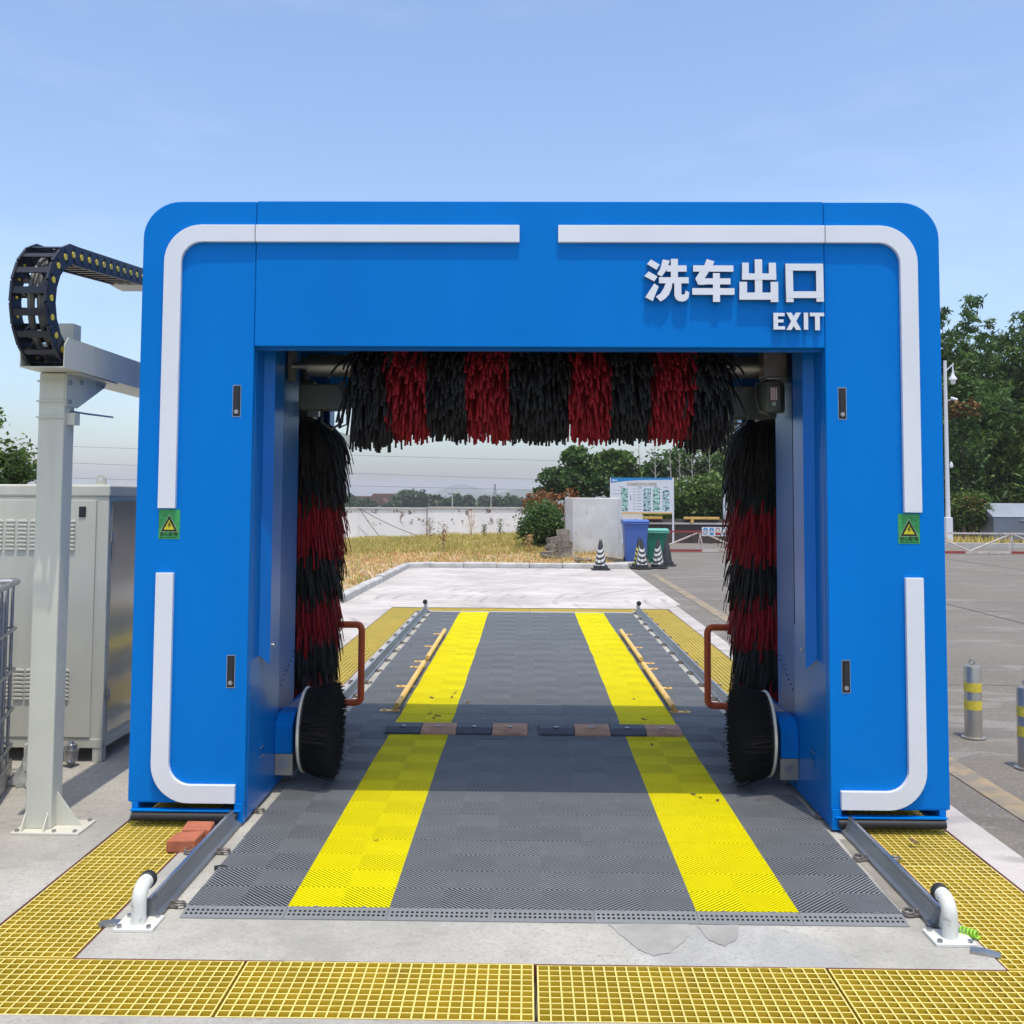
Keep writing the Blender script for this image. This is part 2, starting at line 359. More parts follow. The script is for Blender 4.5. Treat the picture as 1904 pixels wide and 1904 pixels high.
def np_mesh(name, V, F, mat, parent=None, tint=None, smooth=False):
    """V (n,3), F (k,4) numpy quads"""
    me = bpy.data.meshes.new(name); k = len(F)
    me.vertices.add(len(V)); me.vertices.foreach_set('co', np.asarray(V, np.float32).ravel())
    me.loops.add(k*4); me.loops.foreach_set('vertex_index', np.asarray(F, np.int32).ravel())
    me.polygons.add(k); me.polygons.foreach_set('loop_start', np.arange(0, k*4, 4, dtype=np.int32))
    me.update(calc_edges=True)
    if tint is not None:
        a = me.attributes.new('tint', 'FLOAT', 'FACE'); a.data.foreach_set('value', np.asarray(tint, np.float32))
    if smooth: me.polygons.foreach_set('use_smooth', [True]*k)
    me.materials.append(mat)
    o = bpy.data.objects.new(name, me); COL.objects.link(o)
    if parent: o.parent = parent
    return o
def text_obj(name, body, size, mat, parent, x, y, z, extr=.0004, offset=0., align='CENTER', rotx=PI/2, width=None):
    c = bpy.data.curves.new(name, 'FONT'); c.body = body; c.size = size; c.align_x = align; c.align_y = 'CENTER'; c.extrude = extr; c.offset = offset
    c.resolution_u = 2
    t = bpy.data.objects.new(name+'_tmp', c); COL.objects.link(t)
    me = bpy.data.meshes.new_from_object(t.evaluated_get(bpy.context.evaluated_depsgraph_get()))
    bpy.data.objects.remove(t); bpy.data.curves.remove(c)
    me.name = name; me.materials.clear(); me.materials.append(mat)
    if width and len(me.vertices):
        xs = [v.co.x for v in me.vertices]; k = width/(max(xs)-min(xs)); mid = (max(xs)+min(xs))/2
        for v in me.vertices: v.co.x = (v.co.x-mid)*k
    o = bpy.data.objects.new(name, me); COL.objects.link(o); o.parent = parent; o.location = (x, y, z); o.rotation_euler = (rotx, 0, 0)
    return o
def arc(cx, cz, r, a0, a1, n): return [(cx+r*math.cos(math.radians(a0+(a1-a0)*i/n)), cz+r*math.sin(math.radians(a0+(a1-a0)*i/n))) for i in range(n+1)]
# ------------------------------------------------------------------ ground
g = MB()
def sheet(mb, x0, x1, y0, y1, z=0., z2=None, nx=1, ny=1):
    for i in range(nx):
        for j in range(ny):
            a, b = x0+(x1-x0)*i/nx, x0+(x1-x0)*(i+1)/nx; c, d = y0+(y1-y0)*j/ny, y0+(y1-y0)*(j+1)/ny
            zc = z if z2 is None else z+(z2-z)*j/ny; zd = z if z2 is None else z+(z2-z)*(j+1)/ny
            mb.quad((a, c, zc), (b, c, zc), (b, d, zd), (a, d, zd))
TX0, TX1, TY0, TY1 = -2.06, 2.01, -.83, 11.12        # outer outline of the drain
sheet(g, -3000, TX0-.05, -400, 45, -.012); sheet(g, TX1+.05, 3000, -400, 45, -.012)
sheet(g, TX0-.05, TX1+.05, -400, TY0-.05, -.012); sheet(g, TX0-.05, TX1+.05, TY1+.05, 45, -.012)
sheet(g, -3000, 3000, 45, 140, -.012, -6); sheet(g, -3000, 3000, 140, 4000, -6)
tag(g.build('ground', fieldm), kind='structure')
a = MB()
sheet(a, -12, TX0, 5.6, 11.70, 0); sheet(a, TX1, 2.2, -8, TY1, 0)
sheet(a, TX0, 2.2, TY1, 11.70, 0); sheet(a, -2.86, 2.28, 11.70, 19.62, 0)
tag(a.build('concrete_apron', apron_c), kind='structure')
a = MB(); sheet(a, -12, TX0, -8, 5.6, 0); sheet(a, TX0, TX1, -8, TY0, 0); tag(a.build('side_slab', slab_c), kind='structure')
a = MB(); sheet(a, 2.2, 60, -8, 11.70, -.004); sheet(a, 2.28, 60, 11.70, 34, -.004)
yard = tag(a.build('old_yard', yard_c), kind='structure')
a = MB(); sheet(a, 2.46, 2.62, -6, 8.2, .001); sheet(a, 2.56, 2.72, 8.9, 18.2, .001)
tag(a.build('painted_line', line_y), kind='structure')
joint = M('slab_joint', (.10, .095, .088), .9)
a = MB()
for y in (5.1, 12.5): sheet(a, 2.75, 40, y, y+.012, .0005)
sheet(a, 6.5, 6.52, -6, 33, .0008); sheet(a, 11.5, 11.53, -6, 33, .0008)
tag(a.build('slab_joint', joint), kind='structure')
a = MB(); a.box(-1.65, 1.605, -.43, 10.66, -.25, 0)
tag(a.build('concrete_pad', pad_c, bevel=.004), kind='structure')
def gz(x, y, z=.0015):
    d = ray(x, y); return tuple(CP+d*(z-CP[2])/d[2])
patch_c = M('patch_mortar', (.325, .318, .29), .8, var=.16, scale=5, bump=.2, bscale=60)
damp_c = M('damp_concrete', (.265, .245, .20), .7, var=.25, scale=4, bump=.15, bscale=50)
def patch(px, mat, name, z):
    mb = MB(); n = len(px); fine = []
    for i in range(n):
        p, q = px[i], px[(i+1) % n]
        for k in range(4): t = k/4; fine.append((p[0]+(q[0]-p[0])*t+random.uniform(-2.5, 2.5)*(k > 0), p[1]+(q[1]-p[1])*t+random.uniform(-1, 1)*(k > 0)))
    mb.v = [gz(x, y, z) for x, y in fine]; mb.face(list(range(len(fine)))[::-1])
    tag(mb.build(name, mat), kind='structure')
patch([(1130, 1718), (1282, 1716), (1272, 1750), (1246, 1772), (1215, 1777), (1188, 1766), (1160, 1742)], patch_c, 'repair_patch', .0022)
patch([(1296, 1722), (1375, 1718), (1368, 1748), (1348, 1760), (1318, 1748)], patch_c, 'repair_patch', .0022)
patch([(1560, 1560), (1592, 1560), (1730, 1700), (1700, 1690), (1672, 1688)], damp_c, 'damp_patch', .0022)
a = MB(); sheet(a, TX0-.06, TX1+.06, TY0-.06, TY1+.06, -.21)
a.box(TX0-.06, TX0, TY0-.06, TY1+.06, -.21, -.004); a.box(TX1, TX1+.06, TY0-.06, TY1+.06, -.21, -.004)
a.box(TX0, TX1, TY0-.06, TY0, -.21, -.004); a.box(TX0, TX1, TY1, TY1+.06, -.21, -.004)
tag(a.build('drain_trench', dark_concrete), kind='structure')
a = MB(); e = .006
a.box(-1.656, 1.611, -.436, -.43, -.05, -.002); a.box(-1.656, -1.65, -.43, 10.66, -.05, -.002); a.box(1.605, 1.611, -.43, 10.66, -.05, -.002)
a.box(TX0, TX0+.006, TY0, TY1, -.05, -.002); a.box(TX1-.006, TX1, TY0, TY1, -.05, -.002)
tag(a.build('drain_edge_angle', red_edge), kind='structure')
# ------------------------------------------------------------------ gratings
def grating_mesh(nx, ny, lx, ly):
    mb = MB(); t = .0027; tb = .0021
    def bar_x(y):     # runs along x
        b = len(mb.v)
        mb.v += [(0, y-tb, -.03), (lx, y-tb, -.03), (lx, y+tb, -.03), (0, y+tb, -.03), (0, y-t, 0), (lx, y-t, 0), (lx, y+t, 0), (0, y+t, 0)]
        for q, mi in (((4, 5, 6, 7), 1), ((0, 1, 5, 4), 0), ((2, 3, 7, 6), 0), ((1, 2, 6, 5), 0), ((3, 0, 4, 7), 0)):
            mb.cur = mi; mb.face([b+i for i in q])
    def bar_y(x):
        b = len(mb.v); z = -.0006
        mb.v += [(x-tb, 0, -.03), (x+tb, 0, -.03), (x+tb, ly, -.03), (x-tb, ly, -.03), (x-t, 0, z), (x+t, 0, z), (x+t, ly, z), (x-t, ly, z)]
        for q, mi in (((4, 5, 6, 7), 1), ((0, 1, 5, 4), 0), ((2, 3, 7, 6), 0), ((1, 2, 6, 5), 0), ((3, 0, 4, 7), 0)):
            mb.cur = mi; mb.face([b+i for i in q])
    for j in range(ny+1): bar_x(t+(ly-2*t)*j/ny)
    for i in range(nx+1): bar_y(t+(lx-2*t)*i/nx)
    return mb
gr_a = grating_mesh(26, 10, 1.002, .388).build('drain_grating', [frp, frp_top])
gr_b = grating_mesh(10, 26, .388, 1.002).build('drain_grating', [frp, frp_top])
def place_grate(src, x, y, label, group):
    o = src.copy(); COL.objects.link(o); o.location = (x, y, random.uniform(-.005, -.001)); o.rotation_euler = (random.uniform(-.002, .002), random.uniform(-.002, .002), random.uniform(-.002, .002))
    return tag(o, label, 'grating', group)
for i in range(4):
    place_grate(gr_a, TX0+.008+i*1.0135, -.822, ('front drain grating panel at the corner before the bricks and rail stop', 'front drain grating panel before the yellow lane on the cabinet side', 'front drain grating panel before the yellow lane on the bollard side', 'front drain grating panel at the corner before the stop with lime coil')[i], 'front drain gratings')
    place_grate(gr_a, TX0+.008+i*1.0135, 10.70, 'yellow grating panel in the drain across the far mat end', 'rear drain gratings')
for k in range(11):
    y = -.425+k*1.0095
    place_grate(gr_b, TX0+.010, y, ('grating panel beside the white rail stop nearest the bricks' if k == 0 else 'grating panel with red bricks on its edge, running under the gantry' if k == 1 else 'yellow grating panel between the cabinet side rail and the ground beyond the bricks'), 'cabinet side drain gratings')
    place_grate(gr_b, 1.612, y, ('grating panel beside the rail stop with the lime coil' if k == 0 else 'grating panel in the shade of the bollard side gantry leg' if k == 1 else 'yellow grating panel behind the gantry leg along the bollard side rail'), 'bollard side drain gratings')
for o in (gr_a, gr_b): bpy.data.objects.remove(o)
# ------------------------------------------------------------------ mat
def clip(poly, a, b, c):      # keep a*x+b*y<=c
    out = []
    for i in range(len(poly)):
        p, q = poly[i], poly[(i+1) % len(poly)]
        dp, dq = a*p[0]+b*p[1]-c, a*q[0]+b*q[1]-c
        if dp <= 0: out.append(p)
        if (dp < 0 < dq) or (dq < 0 < dp):
            t = dp/(dp-dq); out.append((p[0]+(q[0]-p[0])*t, p[1]+(q[1]-p[1])*t))
    return out
def tile_mesh():
    mb = MB(); Q = .2; pitch = .0215; wd = .0098
    def strip(poly, z0, z1):
        n = len(poly)
        ar = sum(poly[i][0]*poly[(i+1) % n][1]-poly[(i+1) % n][0]*poly[i][1] for i in range(n))
        if abs(ar) < 2e-6: return
        if ar < 0: poly = poly[::-1]
        b = len(mb.v); mb.v += [(*p, z1) for p in poly]+[(*p, z0) for p in poly]
        mb.face([b+i for i in range(n)])
        for i in range(n): j = (i+1) % n; mb.face([b+n+i, b+n+j, b+j, b+i])
    for qx in (0, 1):
        for qy in (0, 1):
            x0, y0 = qx*.2, qy*.2; sq = [(x0, y0), (x0+Q, y0), (x0+Q, y0+Q), (x0, y0+Q)]
            s_ = 1 if qx == qy else -1        # '/' where qx==qy
            a_, b_ = (1, -1) if s_ == 1 else (1, 1)
            cmin = min(a_*p[0]+b_*p[1] for p in sq); cmax = max(a_*p[0]+b_*p[1] for p in sq)
            c = cmin+pitch/2
            while c < cmax:
                p = clip(clip(sq, a_, b_, c+wd/2), -a_, -b_, -(c-wd/2))
                if len(p) > 2: strip(p, .0142, .0165)
                p = clip(clip(sq, a_, b_, c+wd*.16), -a_, -b_, -(c-wd*.16))
                if len(p) > 2: strip(p, 0, .0143)
                c += pitch
            a2, b2 = (1, 1) if s_ == 1 else (1, -1)
            cmin = min(a2*p[0]+b2*p[1] for p in sq); cmax = max(a2*p[0]+b2*p[1] for p in sq)
            c = cmin+.02
            while c < cmax:
                p = clip(clip(sq, a2, b2, c+.0025), -a2, -b2, -(c-.0025))
                if len(p) > 2: strip(p, 0, .010)
                c += .04
    return mb
mat_t = thing('wash_bay_mat', 'grey interlocking slatted floor mat with two yellow wheel lanes between the rails', 'floor mat', (0, 0, 0))
tg = tile_mesh().build('floor_tile', grey_tile, mat_t); ty = tile_mesh().build('floor_tile', yellow_tile, mat_t)
tg['label'] = 'grey slatted mat tile'; ty['label'] = 'yellow slatted mat tile'
NROW = 26
rowh = [.0012 if k < 4 else .0012+random.uniform(0, .011)*min(1, (k-3)/5) for k in range(NROW+1)]; rowh[-1] = .0015
rowx = [0 if k < 6 else random.uniform(-.006, .006) for k in range(NROW+1)]
for c in range(7):
    for r_ in range(NROW):
        src = ty if c in (1, 5) else tg
        h0_, h1_ = rowh[r_]+random.uniform(0, .0012), rowh[r_+1]
        inst(src, mat_t, (-1.4+c*.4+rowx[r_], r_*.4, h0_), (math.atan((h1_-h0_)/.4), 0, math.atan(-(rowx[r_+1]-rowx[r_])/.4)))
bpy.data.objects.remove(tg); bpy.data.objects.remove(ty)
a = MB(); sheet(a, -1.395, 1.395, .004, 10.395, .0008); tag(a.build('mat_gap_shade', M('gap_shade_black', (.018, .018, .018), .8, var=.3, scale=3)), kind='structure')  # near-black sheet under the slats, gap shade put into its colour
# ramp edging with perforations
def ramp_mesh():
    mb = MB(); nx, ny = 41, 7; X = [.396*i/nx+.002 for i in range(nx+1)]; D = .086
    Yy = [-D+D*j/ny for j in range(ny+1)]; zf = lambda y: .004+.0125*(y+D)/D
    for i in range(nx):
        for j in range(ny):
            if i % 2 == 1 and j in (2, 4) or (i % 2 == 1 and j == 6-0 and False): continue
            mb.quad((X[i], Yy[j], zf(Yy[j])), (X[i+1], Yy[j], zf(Yy[j])), (X[i+1], Yy[j+1], zf(Yy[j+1])), (X[i], Yy[j+1], zf(Yy[j+1])))
    mb.quad((X[0], -D, 0), (X[-1], -D, 0), (X[-1], -D, .004), (X[0], -D, .004))
    mb.prism([(-D, 0), (0, 0), (0, .0165), (-D, .004)], 'x', X[0]-.0012, X[0]); mb.prism([(-D, 0), (0, 0), (0, .0165), (-D, .004)], 'x', X[-1], X[-1]+.0012)
    mb.cur = 1; mb.quad((X[0], -D, .0012), (X[-1], -D, .0012), (X[-1], 0, .0012), (X[0], 0, .0012))  # black underside makes the shallow holes look dark, shade painted in
    mb.cur = 0
    for t in (.11, .3): mb.box(t-.008, t+.008, -.004, .004, .016, .0185)
    return mb
rs = ramp_mesh().build('ramp_edge', [grey_tile, rubber], mat_t)
for c in range(7): inst(rs, mat_t, (-1.4+c*.4, -.0005, 0), (0, 0, random.uniform(-.002, .002)))
bpy.data.objects.remove(rs)
# ------------------------------------------------------------------ rails and stops
clip_m = M('weathered_clip', (.20, .18, .16), .55, .4, var=.3, scale=20)
def make_rail(x, label, s):
    t = thing('guide_rail', label, 'rail', (x, 0, 0), 'gantry rails')
    prof = [(-.045, 0), (.045, 0), (.045, .016), (.030, .024), (.026, .034), (.0105, .080), (.0105, .088), (.007, .093), (-.007, .093), (-.0105, .088), (-.0105, .080), (-.026, .034), (-.030, .024), (-.045, .016)]
    MB().prism([(p[0], p[1]*.8+.004) for p in prof], 'y', -.10, 10.62).build('rail_bar', railm, t)
    MB().box(-.006, .006, -.10, 10.62, .0786, .0798).build('running_strip', railtop, t)
    c = MB(); c.box(.03, .075, -.018, .018, .004, .012); c.torus((.082, 0, .012), (0, .2, 1), .022, .0045, 18, 6); c.torus((.082, 0, .021), (.1, .2, 1), .019, .004, 18, 6); c.cyl((.05, 0, .012), (.05, 0, .028), .009, n=6)
    cs = c.build('rail_clip', clip_m, t, smooth=True)
    for i in range(18):
        for q in (1, -1):
            o = inst(cs, t, (0, .02+i*.61, 0), (0, 0, 0 if q > 0 else PI))
    bpy.data.objects.remove(cs)
make_rail(-1.515, 'grey steel guide rail beside the red bricks on the cabinet side', -1)
make_rail(1.515, 'grey steel guide rail on the bollard side', 1)
def make_stop(x, y, d, label):
    t = thing('rail_stop', label, 'rail stop', (x, y, 0), 'rail end stops')
    MB().box(-.075, .075, -.06, .075, 0, .012).build('base_plate', white_p, t, bevel=.002)
    pts = [(0, 0, .01), (0, 0, .085)]+[(0, d*(.055-.055*math.cos(a)), .085+.055*math.sin(a)) for a in [PI/2*i/8 for i in range(1, 9)]]+[(0, d*.075, .14)]
    MB().tube(pts, .028, 18).build('pipe_elbow', white_p, t, smooth=True)
    MB().lathe([(.030, .0), (.033, .004), (.033, .030), (.028, .034)], 18).build('rubber_ring', rubber, t, smooth=True)
    rr = [c for c in t.children if c.name.startswith('rubber_ring')][-1]; rr.rotation_euler = (-d*PI/2, 0, 0); rr.location = (0, d*.07, .14)
    MB().prism([(d*.02, .012), (d*.1, .012), (d*.05, .12)], 'x', -.004, .004).build('gusset', white_p, t)
    for sx in (-.055, .055):
        for sy in (-.045, .055): MB().cyl((sx, sy, .012), (sx, sy, .022), .010, n=6).build('bolt', steel, t)
make_stop(-1.53, -.16, 1, 'white pipe rail stop with black ring and grey metal scrap beside its plate')
make_stop(1.505, -.20, 1, 'white pipe rail stop with black ring and lime coil beside its plate')
make_stop(-1.515, 10.62, -1, 'small far rail stop at the mat end, cabinet side')
make_stop(1.515, 10.62, -1, 'small far rail stop at the mat end, bollard side')
c = MB(); pts = [(.0+.013*math.cos(a*.9), -.0+.0042*a*.55, .018+.013*math.sin(a*.9)) for a in [i*.5 for i in range(0, 70)]]
pts = [(p[0]+p[1]*.25, -p[1]*.75, p[2]) for p in pts]
o = tag(c.tube(pts, .0042, 6).build('coiled_hose', lime, smooth=True, loc=(1.565, -.150, 0)), 'short lime green coiled air hose lying by a white rail stop', 'hose'); o.rotation_euler = (0, 0, .5)
for (x, y, rz, lab) in ((1.585, -.31, -.45, 'flat grey metal strap end near the lime coil'), (-1.63, -.15, .25, 'flat grey metal strap end by the white stop near the bricks')):
    o = tag(MB().prism([(-.05, 0), (.05, 0), (.05, .004), (.0, .012), (-.05, .008)], 'y', -.022, .022).build('metal_strap', steel, loc=(x, y, .001)), lab, 'metal strap'); o.rotation_euler = (0, 0, rz)
o = tag(MB().tube([(0, 0, .012), (.03, .01, .014), (.06, -.005, .012)], .009, 8).build('cable_stub', black_p, smooth=True, loc=(-1.42, .42, 0)), 'short black cable stub with white tip beside the rail', 'cable')
# bricks
def brick(x, y, z, rz, tilt, label):
    mb = MB(); mb.box(-.066, .066, -.062, .062, 0, .062); mb.v = [(v[0]+random.uniform(-.006, .006), v[1]+random.uniform(-.008, .008), v[2]+(random.uniform(-.006, .004) if v[2] > .01 else 0)) for v in mb.v]
    o = mb.build('clay_brick', clay, loc=(x, y, z), bevel=.007); o.rotation_euler = (tilt, 0, rz)
    tag(o, label, 'brick', 'bricks against the rail')
brick(-1.636, .70, -.004, -.10, 0, 'red clay brick piece lying against the steel rail with a clean front face')
brick(-1.622, .835, .002, .12, -.03, 'red clay brick piece tucked behind another one beside the rail')
# ------------------------------------------------------------------ speed bumps, guide bars
def speed_bump(x0, order, label):
    t = thing('speed_bump', label, 'speed bump', (x0, 2.92, .018), 'speed bumps across the mat')
    prof = [(0, 0), (.30, 0), (.29, .012), (.22, .036), (.09, .036), (.006, .014)]
    for i in range(4):
        sg = MB().prism(prof, 'x', i*.243+.0015, i*.243+.2415).build('bump_segment', bump_tan if order[i] else bump_black, t, bevel=.003)
        sg['label'] = 'tan rubber bump segment' if order[i] else 'black rubber bump segment'
        MB().lathe([(.017, .037), (.017, .041), (.010, .043)], 12, (i*.243+.12, .10)).build('bolt_head', steel, sg)
speed_bump(-1.03, (0, 1, 0, 1), 'black and tan rubber speed bump between the gantry and its cabinet side wheel guides')
speed_bump(.018, (0, 1, 0, 1), 'black and tan rubber speed bump on the bollard side half of the mat')
def guide(x, y0, y1, s, label):
    t = thing('wheel_guide_bar', label, 'guide bar', (x, y0, .018), 'yellow wheel guide bars')
    MB().tube([(0, 0, .045), (0, y1-y0, .045)], .0215, 14).build('bar', guide_y, t, smooth=True)
    for yy in (.03, (y1-y0)*.5, (y1-y0)-.03):
        f = MB(); f.box(-.02 if s > 0 else -.13, .13 if s > 0 else .02, yy-.03, yy+.03, 0, .006); f.prism([(s*.0, .005), (s*.05, .005), (0, .04)], 'y', yy-.004, yy+.004)
        ft = f.build('foot_plate', guide_y, t)
        MB().cyl((s*.095, yy, .006), (s*.095, yy, .016), .011, n=6).build('bolt', brass, ft)
guide(-1.04, 3.66, 5.70, -1, 'yellow wheel guide bar next to the speed bump, cabinet side')
guide(-1.035, 5.97, 8.05, -1, 'yellow wheel guide bar further along the mat, cabinet side')
guide(1.035, 3.70, 5.70, 1, 'yellow wheel guide bar next to the speed bump, bollard side')
guide(1.045, 5.97, 8.13, 1, 'yellow wheel guide bar further along the mat, bollard side')
lfm = M('dry_leaf', (.13, .075, .03), .8, var=.4, scale=30)
lsrc = MB(); lsrc.v = [(-.022, 0, .004), (-.006, .010, .001), (.014, .008, .003), (.024, 0, .008), (.012, -.009, .002), (-.008, -.009, .003), (0, 0, 0)]
for i in range(6): lsrc.face([6, (i+1) % 6, i])
lsrc = lsrc.build('dry_leaf', lfm)
for (px_, py_) in ((735, 1205), (742, 1207), (764, 1203), (704, 1227), (803, 1298), (845, 1290), (840, 1297), (848, 1285), (872, 1305), (868, 1308), (798, 1328), (806, 1336), (815, 1332), (1125, 1218), (1131, 1220), (1178, 1300), (1186, 1296), (1198, 1338), (1212, 1385), (1290, 1477), (1302, 1483), (1334, 1489), (1410, 1487), (700, 1562), (1700, 1565)):
    o = lsrc.copy(); COL.objects.link(o); o.location = gz(px_, py_, .021); o.rotation_euler = (random.uniform(-.3, .3), random.uniform(-.3, .3), random.uniform(0, 6.28)); k_ = random.uniform(.7, 1.3); o.scale = (k_, k_, k_)
    tag(o, 'small dry brown leaf lying on the slatted mat', 'leaf', 'dry leaves on the mat')
bpy.data.objects.remove(lsrc)
# ------------------------------------------------------------------ gantry
G = thing('car_wash_gantry', 'tall blue rollover car wash gantry with white trim and red black brushes', 'car wash', (-.015, 1.03, 0))
HW, IN, H, BZ, DP = 2.025, 1.443, 3.132, 2.386, 2.18
RC = .19
for s in (-1, 1):
    mir = lambda pts: [(s*p[0], p[1]) for p in pts]
    outer = [(IN+.002, .112)]+[(HW, .112)]+arc(HW-RC, H-RC, RC, 0, 90, 10)+[(IN+.002, H)]
    fp = MB().prism(mir(outer), 'y', 0, .05).build('column_door', blue, G, bevel=.004)
    MB().prism(mir([(1.505, .108), (HW-.012, .108), (HW-.012, .112), (1.505, .112)]), 'y', .004, .046).build('door_lip', blue, fp)
    # outer shell (side and top), rear panel, inner walls
    hw = HW-.018
    sh = [(hw, .05)]+arc(hw-RC, H-.015-RC, RC, 0, 90, 10)+[(IN-.02, H-.015), (IN-.02, H-.035)]+arc(hw-RC, H-.015-RC, RC-.02, 90, 0, 10)+[(hw-.02, .05)]
    MB().prism(mir(sh), 'y', .05, DP-.03).build('outer_shell', blue, G, smooth=True)
    rear = [(IN, .05), (hw, .05)]+arc(hw-RC, H-.015-RC, RC, 0, 90, 10)+[(IN, H-.015)]
    MB().prism(mir(rear), 'y', DP-.03, DP).build('rear_panel', blue, G)
    x0, x1 = sorted((s*(IN), s*(IN+.02)))
    MB().box(x0, x1, .05, .66, .022, BZ+.5).build('inner_wall', blue_in, G, bevel=.002)
    MB().box(x0+s*.006, x1+s*.006, .664, 1.07, .11, BZ+.4).build('inner_panel', steel_in, G)
    MB().box(x0, x1, .664, DP-.031, .022, .40).build('lower_wall', blue_in, G)
    MB().box(x0, x1, DP-.16, DP-.031, .40, BZ+.5).build('rear_jamb', blue_in, G)
    a0, a1 = sorted((s*(IN-.006), s*(IN-.003)))
    for (yy, zz, w_, h_) in ((.72, .44, .33, .012), ): pass
    # riveted seam on the lower inner wall
    rv = MB()
    for k in range(9):
        p = (s*IN, .70+k*.045, .56+k*.02); rv.cyl((p[0], p[1], p[2]), (p[0]-s*.005, p[1], p[2]), .005, n=8)
    rv.build('rivet_row', rubber, G)
    # vertical cover box with slanted lower end
    prof = [(s*IN, .205), (s*(IN-.052), .235), (s*(IN-.052), .44), (s*IN, .45)]
    cv = MB(); b = 0
    for z, dz in ((.80, 1), (BZ+.35, 0)):
        cv.v += [(p[0], p[1], z-(.04*(abs(p[0]) > IN-.01) if False else 0)+(-.05 if (dz and i in (1,)) else 0)+(.07 if (dz and i in (2, 3)) else 0)) for i, p in enumerate(prof)]
    for i in range(4): j = (i+1) % 4; cv.face([i, j, 4+j, 4+i] if s > 0 else [i, 4+i, 4+j, j])
    cv.face([0, 1, 2, 3] if s < 0 else [3, 2, 1, 0]); cv.face([4, 5, 6, 7] if s > 0 else [7, 6, 5, 4])
    cvo = cv.build('lift_cover', blue_in, G, bevel=.002)
    MB().cyl((s*(IN-.052), .30, .84), (s*(IN-.058), .30, .84), .010, n=10).build('cover_bolt', steel, cvo)
    # lift guide slot, bright edge strip near the top
    x0, x1 = sorted((s*(IN-.004), s*(IN-.028)))
    MB().box(x0, x1, .47, .50, BZ-.33, BZ+.1).build('guide_strip', steel, G)
    MB().box(*sorted((s*(IN-.001), s*(IN-.003))), .50, .645, .93, BZ+.2).build('lift_slot', matte_black, G)
    # bottom frame
    fr = MB(); x0, x1 = sorted((s*1.46, s*(HW-.02)))
    fr.box(x0, x1, -.022, .02, .070, .078); fr.box(*sorted((s*(HW-.052), s*(HW-.02))), .0, .05, .022, .112); fr.box(*sorted((s*(IN+.004), s*(IN+.05))), -.01, .05, .012, .112)
    fr.box(*sorted((s*(HW-.06), s*(HW-.02))), .05, DP-.03, .03, .05); fr.box(x0, x1, DP-.06, DP-.03, .03, .05)
    fr.build('base_frame', blue, G, bevel=.002)
    MB().tube([(s*1.475, -.012, .045), (s*(HW-.03), -.012, .045)], .021, 14).build('bumper_roller', rubber, G, smooth=True)
    wh = MB()
    for yy in (.35, 1.8): wh.cyl((s*1.50-.035, yy, .165), (s*1.50+.035, yy, .165), .066, n=24); wh.box(s*1.5-.05, s*1.5+.05, yy-.03, yy+.03, .17, .3)
    wh.build('track_wheel', rubber, G, smooth=True)
    MB().box(*sorted((s*1.62, s*1.80)), .25, .5, .085, .12).build('chassis_box', steel, G)
    # handles
    for z in (2.106, .752):
        hb = MB().box(s*1.526-.019, s*1.526+.019, -.002, .004, z-.078, z+.078).build('door_latch', black_p, G, bevel=.002)
        MB().box(s*1.526-.011, s*1.526+.011, -.006, -.002, z-.055, z+.062).build('latch_lever', rubber, hb, bevel=.002)
        MB().cyl((s*1.526, -.002, z-.055), (s*1.526, -.008, z-.055), .011, n=14).build('keyhole', steel, hb)
        MB().box(s*1.526-.021, s*1.526+.021, -.001, .002, z-.081, z+.081).build('latch_rim', steel, hb)
    # white trim
    O, I = 1.907, 1.819; ro, ri = .19, .105
    up = [(I, 1.562), (O, 1.562)]+arc(O-ro, 3.006-ro, ro, 0, 90, 10)+[(1.4465, 3.006), (1.4465, 2.918)]+arc(I-ri, 2.918-ri, ri, 90, 0, 8)
    tr = MB().prism(mir(up), 'y', -.026, -.0005).build('white_trim', white, G, bevel=.0025)
    lo = [(I, 1.24), (O, 1.24)]+arc(O-ro, .112+ro, ro, 0, -90, 10)+[(1.488, .112), (1.488, .201)]+arc(I-ri, .201+ri, ri, -90, 0, 8)
    MB().prism(mir(lo), 'y', -.026, -.0005).build('white_trim', white, G, bevel=.0025)
    MB().box(*sorted((s*.098, s*1.4425)), -.026, -.0015, 2.918, 3.006).build('white_trim', white, G, bevel=.0025)
    # warning sticker
    sx = (-1.853 if s < 0 else 1.847); sz = 1.481
    st = MB().box(sx-.054, sx+.054, -.0016, -.0004, sz-.074, sz+.074).build('warning_sticker', sticker_g, G)
    st['label'] = 'green electric shock warning sticker'
    T = lambda k, dz: [(sx-.046*k, sz-.008-.03*k+dz), (sx+.046*k, sz-.008-.03*k+dz), (sx, sz-.008+.052*k*1.12+dz)]
    MB().prism(T(1.0, 0), 'y', -.0022, -.0016).build('triangle_outline', pale_ink, st)
    MB().prism(T(.93, .0), 'y', -.0028, -.0022).build('triangle_border', ink, st)
    MB().prism(T(.58, -.001), 'y', -.0034, -.0028).build('triangle_field', sticker_y, st)
    bz = sz-.008
    MB().prism([(sx+.004, bz+.021), (sx-.007, bz+.004), (sx-.001, bz+.005), (sx-.004, bz-.012), (sx+.008, bz+.009), (sx+.001, bz+.008), (sx+.009, bz+.021)], 'y', -.0040, -.0034).build('lightning_bolt', ink, st)
    text_obj('warning_text', '当心触电', .023, ink, st, sx, -.0018, sz-.050, offset=.0006, width=.092)
    text_obj('warning_text', 'CAUTION ELECTRIC SHOCK', .008, ink, st, sx, -.0018, sz-.0665, offset=.0002, width=.092)
